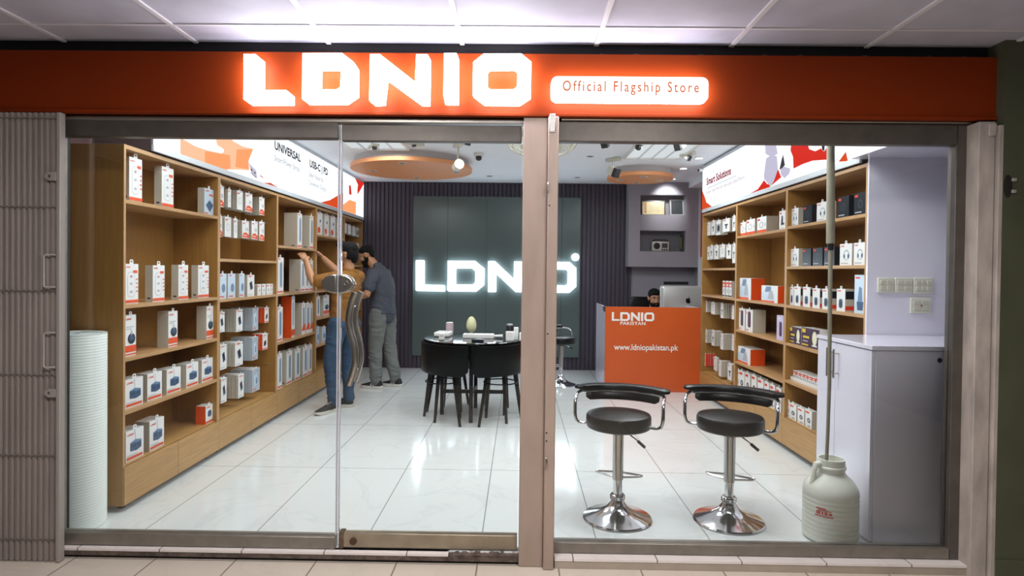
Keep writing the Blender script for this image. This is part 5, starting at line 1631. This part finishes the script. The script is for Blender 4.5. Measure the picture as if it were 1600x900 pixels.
# ---------------------------------------------------------------- man in the mustard shirt, reaching up to the shelf
base = Vector((-1.78, 6.05, 0))
m1 = empty('person', base)
tag(m1, 'man in mustard t-shirt, jeans and dark face mask reaching up to the shelving', 'person')
f, r = frame_from((-.93, .37, 0))
lft = -r
nk = Vector((-1.70, 6.10, 1.37))
hc = Vector((-1.722, 6.115, 1.548))
bd = Body(base)
shL, shR = Vector((-1.775, 5.945, 1.315)), Vector((-1.65, 6.265, 1.325))
elL, wrL, tpL = Vector((-1.985, 5.86, 1.275)), Vector((-2.085, 5.965, 1.478)), Vector((-2.205, 6.045, 1.63))
elR, wrR, tpR = Vector((-1.90, 6.395, 1.365)), Vector((-2.075, 6.475, 1.515)), Vector((-2.205, 6.56, 1.625))
HM = head(bd, hc, math.radians(-100), math.radians(4), s=.98)
bd.limb([nk - Vector((0, 0, .03)), nk + Vector((-.005, 0, .05)), hc + Vector((.012, 0, -.05))], [.062, .054, .055])
bd.limb([(-1.74, 6.08, .86), (-1.735, 6.08, 1.0), (-1.725, 6.085, 1.15), (-1.715, 6.09, 1.28), (-1.70, 6.10, 1.35)], [(.085, .13), (.085, .125), (.095, .145), (.09, .15), (.06, .08)], 18, up=f)
for a, b, c, d_, pn in ((shL, elL, wrL, tpL, (-.35, .55, -.6)), (shR, elR, wrR, tpR, (-.35, -.5, -.7))):
    bd.limb([a, a.lerp(b, .5), b, b.lerp(c, .35), c], [.052, .046, .040, .041, .027])
    hand(bd, c, d_, pn, .45, 1 if a is shL else -1, .98)
hpL, knL, anL = Vector((-1.778, 5.985, .86)), Vector((-1.835, 5.955, .475)), Vector((-1.815, 6.0, .09))
hpR, knR, anR = Vector((-1.70, 6.17, .86)), Vector((-1.735, 6.19, .475)), Vector((-1.715, 6.195, .09))
for a, b, c in ((hpL, knL, anL), (hpR, knR, anR)):
    bd.limb([a, a.lerp(b, .4), b, b.lerp(c, .3), c], [.078, .072, .05, .048, .034])
bd.fuse('body', SKIN, m1, .0042, 2)
TSH = mat('mustard_cotton', '8A5A1A', .8, var=.10, vscale=9, bump=.35, bscale=26)
tb = Body(base)
tb.limb([(-1.745, 6.08, .845), (-1.742, 6.08, .92), (-1.735, 6.08, 1.02), (-1.725, 6.085, 1.15), (-1.712, 6.09, 1.27), (-1.70, 6.10, 1.335)], [(.118, .162), (.115, .160), (.112, .155), (.118, .170), (.108, .172), (.075, .115)], 24, up=f)
tb.limb([(-1.70, 6.10, 1.32), (-1.70, 6.10, 1.375)], [.085, .066], 16)
for a, b in ((shL, elL), (shR, elR)):
    tb.limb([Vector((-1.705, 6.095, 1.29)).lerp(a, .5), a, a.lerp(b, .45), a.lerp(b, .76)], [.085, .076, .067, .064], 16)
tb.fuse('t_shirt', TSH, m1, .007, 4, fold=(.010, (9, 9, 15)))
JEAN = mat('blue_denim', '30465F', .8, var=.25, vscale=10, bump=.4, bscale=30)
jb = Body(base)
jb.limb([(-1.745, 6.08, .98), (-1.745, 6.08, .90), (-1.742, 6.08, .82)], [(.092, .138), (.098, .146), (.098, .148)], 20, up=f)
for a, b, c in ((hpL, knL, anL), (hpR, knR, anR)):
    jb.limb([a, a.lerp(b, .45), b, b.lerp(c, .4), b.lerp(c, .8), c + Vector((0, 0, .01))], [.097, .088, .070, .063, .056, .058], 18)
jb.fuse('jeans', JEAN, m1, .007, 3, fold=(.009, (7, 7, 17)))
BSH, BSO = mat('shoe_black', '1D1F20', .6), mat('sole_cream', 'C9C4B8', .6)
shoe((-1.79, 6.045, 0), (-1.925, 5.79, 0), base, m1, BSH, BSO)
shoe((-1.675, 6.185, 0), (-1.955, 6.24, 0), base, m1, BSH, BSO)
hb = Body(base)
R3 = HM.to_3x3()
for c, rr3 in (((0, .024, .052), (.083, .096, .080)), ((0, -.045, .104), (.064, .060, .036)), ((0, -.078, .106), (.050, .036, .030)), ((0, .076, -.01), (.066, .042, .080)), ((0, .072, -.055), (.050, .030, .040)), ((.060, .045, .005), (.024, .048, .060)), ((-.060, .045, .005), (.024, .048, .060))):
    hb.blob(HM @ (Vector(c) * .98), tuple(q * .98 for q in rr3), R3)
hb.fuse('hair', HAIR, m1, .006, 2)
face_bits(HM, base, m1, .98)
mk = Body(base)
for c, rr3 in (((0, -.058, -.045), (.060, .052, .050)), ((0, -.085, -.035), (.034, .030, .036)), ((0, -.06, -.085), (.044, .040, .026))):
    mk.blob(HM @ (Vector(c) * .98), rr3, R3)
mk = mk.fuse('face_mask', mat('mask_navy', '151A22', .7), m1, .006, 3)
for q in (-1, 1):
    MB().tube([HM @ Vector((q * .055, -.05, -.02)) - base, HM @ Vector((q * .076, -.01, .0)) - base, HM @ Vector((q * .082, .03, .0)) - base, HM @ Vector((q * .074, -.0, -.03)) - base, HM @ Vector((q * .054, -.045, -.06)) - base], .002, 6).build('ear_loop', MATS['mask_navy'], mk)

# ---------------------------------------------------------------- man in the slate shirt, looking down at a packet
base2 = Vector((-1.62, 7.30, 0))
m2 = empty('person', base2)
tag(m2, 'bearded man in slate grey t-shirt and grey trousers looking down at a packet', 'person')
f, r = frame_from((-.97, .2, 0))
bd = Body(base2)
hc = Vector((-1.840, 7.36, 1.572))
nk = Vector((-1.725, 7.345, 1.435))
HM = head(bd, hc, math.radians(-96), math.radians(30), s=1.0)
bd.limb([nk + Vector((.02, 0, -.04)), nk + Vector((-.03, 0, .03)), hc + Vector((.035, 0, -.05))], [.066, .058, .058])
bd.limb([(-1.64, 7.345, .86), (-1.645, 7.345, 1.0), (-1.65, 7.345, 1.16), (-1.665, 7.345, 1.30), (-1.70, 7.345, 1.40)], [(.10, .14), (.10, .135), (.11, .155), (.10, .16), (.06, .08)], 18, up=f)
shL, elL, wrL, tpL = Vector((-1.715, 7.165, 1.345)), Vector((-1.765, 7.075, 1.105)), Vector((-1.945, 7.13, 1.085)), Vector((-2.07, 7.22, 1.115))
shR, elR, wrR, tpR = Vector((-1.665, 7.53, 1.345)), Vector((-1.72, 7.62, 1.10)), Vector((-1.93, 7.55, 1.10)), Vector((-2.06, 7.44, 1.13))
for a, b, c, d_, pn, th in ((shL, elL, wrL, tpL, (-.1, .8, .5), 1), (shR, elR, wrR, tpR, (-.1, -.8, .5), -1)):
    bd.limb([a, a.lerp(b, .5), b, b.lerp(c, .35), c], [.054, .049, .042, .042, .028])
    hand(bd, c, d_, pn, .6, -th, 1.0)
hpL, knL, anL = Vector((-1.665, 7.25, .87)), Vector((-1.70, 7.25, .46)), Vector((-1.675, 7.195, .09))
hpR, knR, anR = Vector((-1.605, 7.44, .87)), Vector((-1.565, 7.41, .46)), Vector((-1.475, 7.345, .09))
for a, b, c in ((hpL, knL, anL), (hpR, knR, anR)):
    bd.limb([a, a.lerp(b, .4), b, b.lerp(c, .3), c], [.08, .073, .052, .048, .034])
bd.fuse('body', SKIN, m2, .0048, 2)
tb = Body(base2)
tb.limb([(-1.635, 7.345, .88), (-1.637, 7.345, .95), (-1.640, 7.345, 1.05), (-1.640, 7.345, 1.18), (-1.660, 7.345, 1.31), (-1.695, 7.345, 1.385)], [(.154, .188), (.150, .183), (.143, .172), (.145, .178), (.120, .180), (.085, .12)], 24, up=f)
tb.limb([(-1.69, 7.345, 1.37), (-1.715, 7.345, 1.425)], [.095, .073], 16)
for a, b in ((shL, elL), (shR, elR)):
    tb.limb([Vector((-1.67, 7.345, 1.31)).lerp(a, .5), a, a.lerp(b, .4), a.lerp(b, .60)], [.095, .086, .078, .076], 16)
tb.fuse('t_shirt', mat('slate_cotton', '474B55', .85, var=.08, vscale=9, bump=.35, bscale=24), m2, .007, 4, fold=(.011, (8, 8, 14)))
TRO = mat('grey_trousers', '6C6F6C', .85, var=.12, vscale=8, bump=.45, bscale=26)
jb = Body(base2)
jb.limb([(-1.64, 7.345, 1.0), (-1.637, 7.345, .92), (-1.635, 7.345, .82)], [(.100, .140), (.118, .158), (.112, .158)], 20, up=f)
for a, b, c in ((hpL, knL, anL), (hpR, knR, anR)):
    jb.limb([a, a.lerp(b, .45), b, b.lerp(c, .4), b.lerp(c, .8), c + Vector((0, 0, .005))], [.110, .100, .083, .078, .072, .068], 18)
jb.fuse('trousers', TRO, m2, .007, 3, fold=(.012, (7, 7, 15)))
shoe((-1.60, 7.165, 0), (-1.865, 7.245, 0), base2, m2, BSH, mat('sole_white', 'D9D6D0', .5), MATS['sole_white'])
shoe((-1.395, 7.305, 0), (-1.645, 7.405, 0), base2, m2, BSH, MATS['sole_white'], MATS['sole_white'])
R3 = HM.to_3x3()
hb = Body(base2)
for c, rr3 in (((0, .024, .048), (.083, .094, .080)), ((0, -.045, .088), (.064, .052, .030)), ((0, .072, .0), (.068, .040, .065))):
    hb.blob(HM @ Vector(c), rr3, R3)
hb.fuse('hair', HAIR, m2, .006, 2)
bb = Body(base2)
for c, rr3 in (((0, -.030, -.066), (.0645, .070, .052)), ((0, -.058, -.100), (.046, .042, .034)), ((.060, -.004, -.035), (.012, .026, .040)), ((-.060, -.004, -.035), (.012, .026, .040)), ((0, -.092, -.043), (.028, .010, .008))):
    bb.blob(HM @ Vector(c), rr3, R3)
bb.fuse('beard', BEARD, m2, .006, 2)
face_bits(HM, base2, m2)
hp = MB().box(-.045, .045, -.012, .012, -.07, .07)
hp.poly([(-.03, -.0126, -.02), (.03, -.0126, -.02), (.03, -.0126, .04), (-.03, -.0126, .04)], 1)
hp.poly([(-.045, -.0126, -.068), (.045, -.0126, -.068), (.045, -.0126, -.04), (-.045, -.0126, -.04)], 1)
hp = hp.build('product_packet', [WHITE, RED], smooth=False)
hp.location = (-2.045, 7.325, 1.145); hp.rotation_euler = (.4, 0, math.radians(-60))
tag(hp, 'white and red packet held by the man in slate grey', 'packet')

# ---------------------------------------------------------------- man at the desk
base3 = Vector((1.775, 8.08, 0.0))
m3 = empty('person', base3)
tag(m3, 'dark haired bearded man seated behind the orange counter beside the computer', 'person')
bd = Body(base3)
hc = Vector((1.775, 8.02, 1.068))
HM = head(bd, hc, math.radians(4), math.radians(12), s=.98)
bd.limb([(1.775, 8.09, .86), (1.775, 8.075, .94), (1.775, 8.045, 1.02)], [.064, .056, .056])
bd.limb([(1.775, 8.10, .56), (1.775, 8.11, .66), (1.775, 8.11, .76), (1.775, 8.10, .84), (1.775, 8.09, .89)], [(.10, .145), (.10, .14), (.105, .16), (.09, .155), (.055, .075)], 18, up=(0, 1, 0))
for q in (-1, 1):
    a, b, c, d_ = Vector((1.775 + q * .18, 8.09, .835)), Vector((1.775 + q * .225, 8.0, .805)), Vector((1.775 + q * .10, 7.88, .785)), Vector((1.775 + q * .05, 7.72, .762))
    bd.limb([a, a.lerp(b, .5), b, b.lerp(c, .4), c], [.052, .047, .041, .04, .028])
    hand(bd, c, d_, (0, 0, -1), .35, q, .95)
    h0, k0, an = Vector((1.775 + q * .09, 8.07, .575)), Vector((1.775 + q * .11, 7.76, .56)), Vector((1.775 + q * .11, 7.80, .10))
    bd.limb([h0, h0.lerp(k0, .5), k0, k0.lerp(an, .35), an], [.08, .072, .054, .05, .036])
    shoe((1.775 + q * .11, 7.86, 0), (1.775 + q * .12, 7.60, 0), base3, m3, BSH, BSO)
bd.fuse('body', SKIN, m3, .0052, 2)
tb = Body(base3)
tb.limb([(1.775, 8.10, .55), (1.775, 8.11, .66), (1.775, 8.11, .77), (1.775, 8.10, .85), (1.775, 8.09, .885)], [(.12, .165), (.12, .16), (.125, .18), (.105, .175), (.07, .10)], 22, up=(0, 1, 0))
for q in (-1, 1):
    a, b, c = Vector((1.775 + q * .18, 8.09, .835)), Vector((1.775 + q * .225, 8.0, .805)), Vector((1.775 + q * .10, 7.88, .785))
    tb.limb([Vector((1.775 + q * .09, 8.10, .83)), a, b, c], [.075, .07, .058, .044], 14)
tb.fuse('shirt', mat('black_shirt', '17181C', .8), m3, .008, 4)
jb = Body(base3)
jb.limb([(1.775, 8.10, .64), (1.775, 8.09, .585)], [(.12, .165), (.11, .165)], 18, up=(0, 1, 0))
for q in (-1, 1):
    h0, k0, an = Vector((1.775 + q * .09, 8.07, .585)), Vector((1.775 + q * .11, 7.76, .57)), Vector((1.775 + q * .11, 7.80, .11))
    jb.limb([h0, h0.lerp(k0, .5), k0, k0.lerp(an, .4), an], [.09, .085, .07, .062, .055], 16)
jb.fuse('trousers', mat('dark_trousers', '23252B', .85), m3, .008, 3)
R3 = HM.to_3x3()
hb = Body(base3)
for c, rr3 in (((0, .024, .052), (.083, .094, .078)), ((0, -.040, .092), (.066, .055, .034)), ((0, .072, .0), (.066, .040, .06)), ((.062, .01, .04), (.02, .045, .04)), ((-.062, .01, .04), (.02, .045, .04))):
    hb.blob(HM @ (Vector(c) * .98), rr3, R3)
hb.fuse('hair', HAIR, m3, .006, 2)
bb = Body(base3)
for c, rr3 in (((0, -.030, -.070), (.0645, .069, .048)), ((0, -.058, -.100), (.046, .042, .034)), ((.060, -.004, -.035), (.012, .024, .040)), ((-.060, -.004, -.035), (.012, .024, .040)), ((0, -.094, -.043), (.030, .011, .008))):
    bb.blob(HM @ (Vector(c) * .98), rr3, R3)
bb.fuse('beard', BEARD, m3, .006, 2)
face_bits(HM, base3, m3, .98)
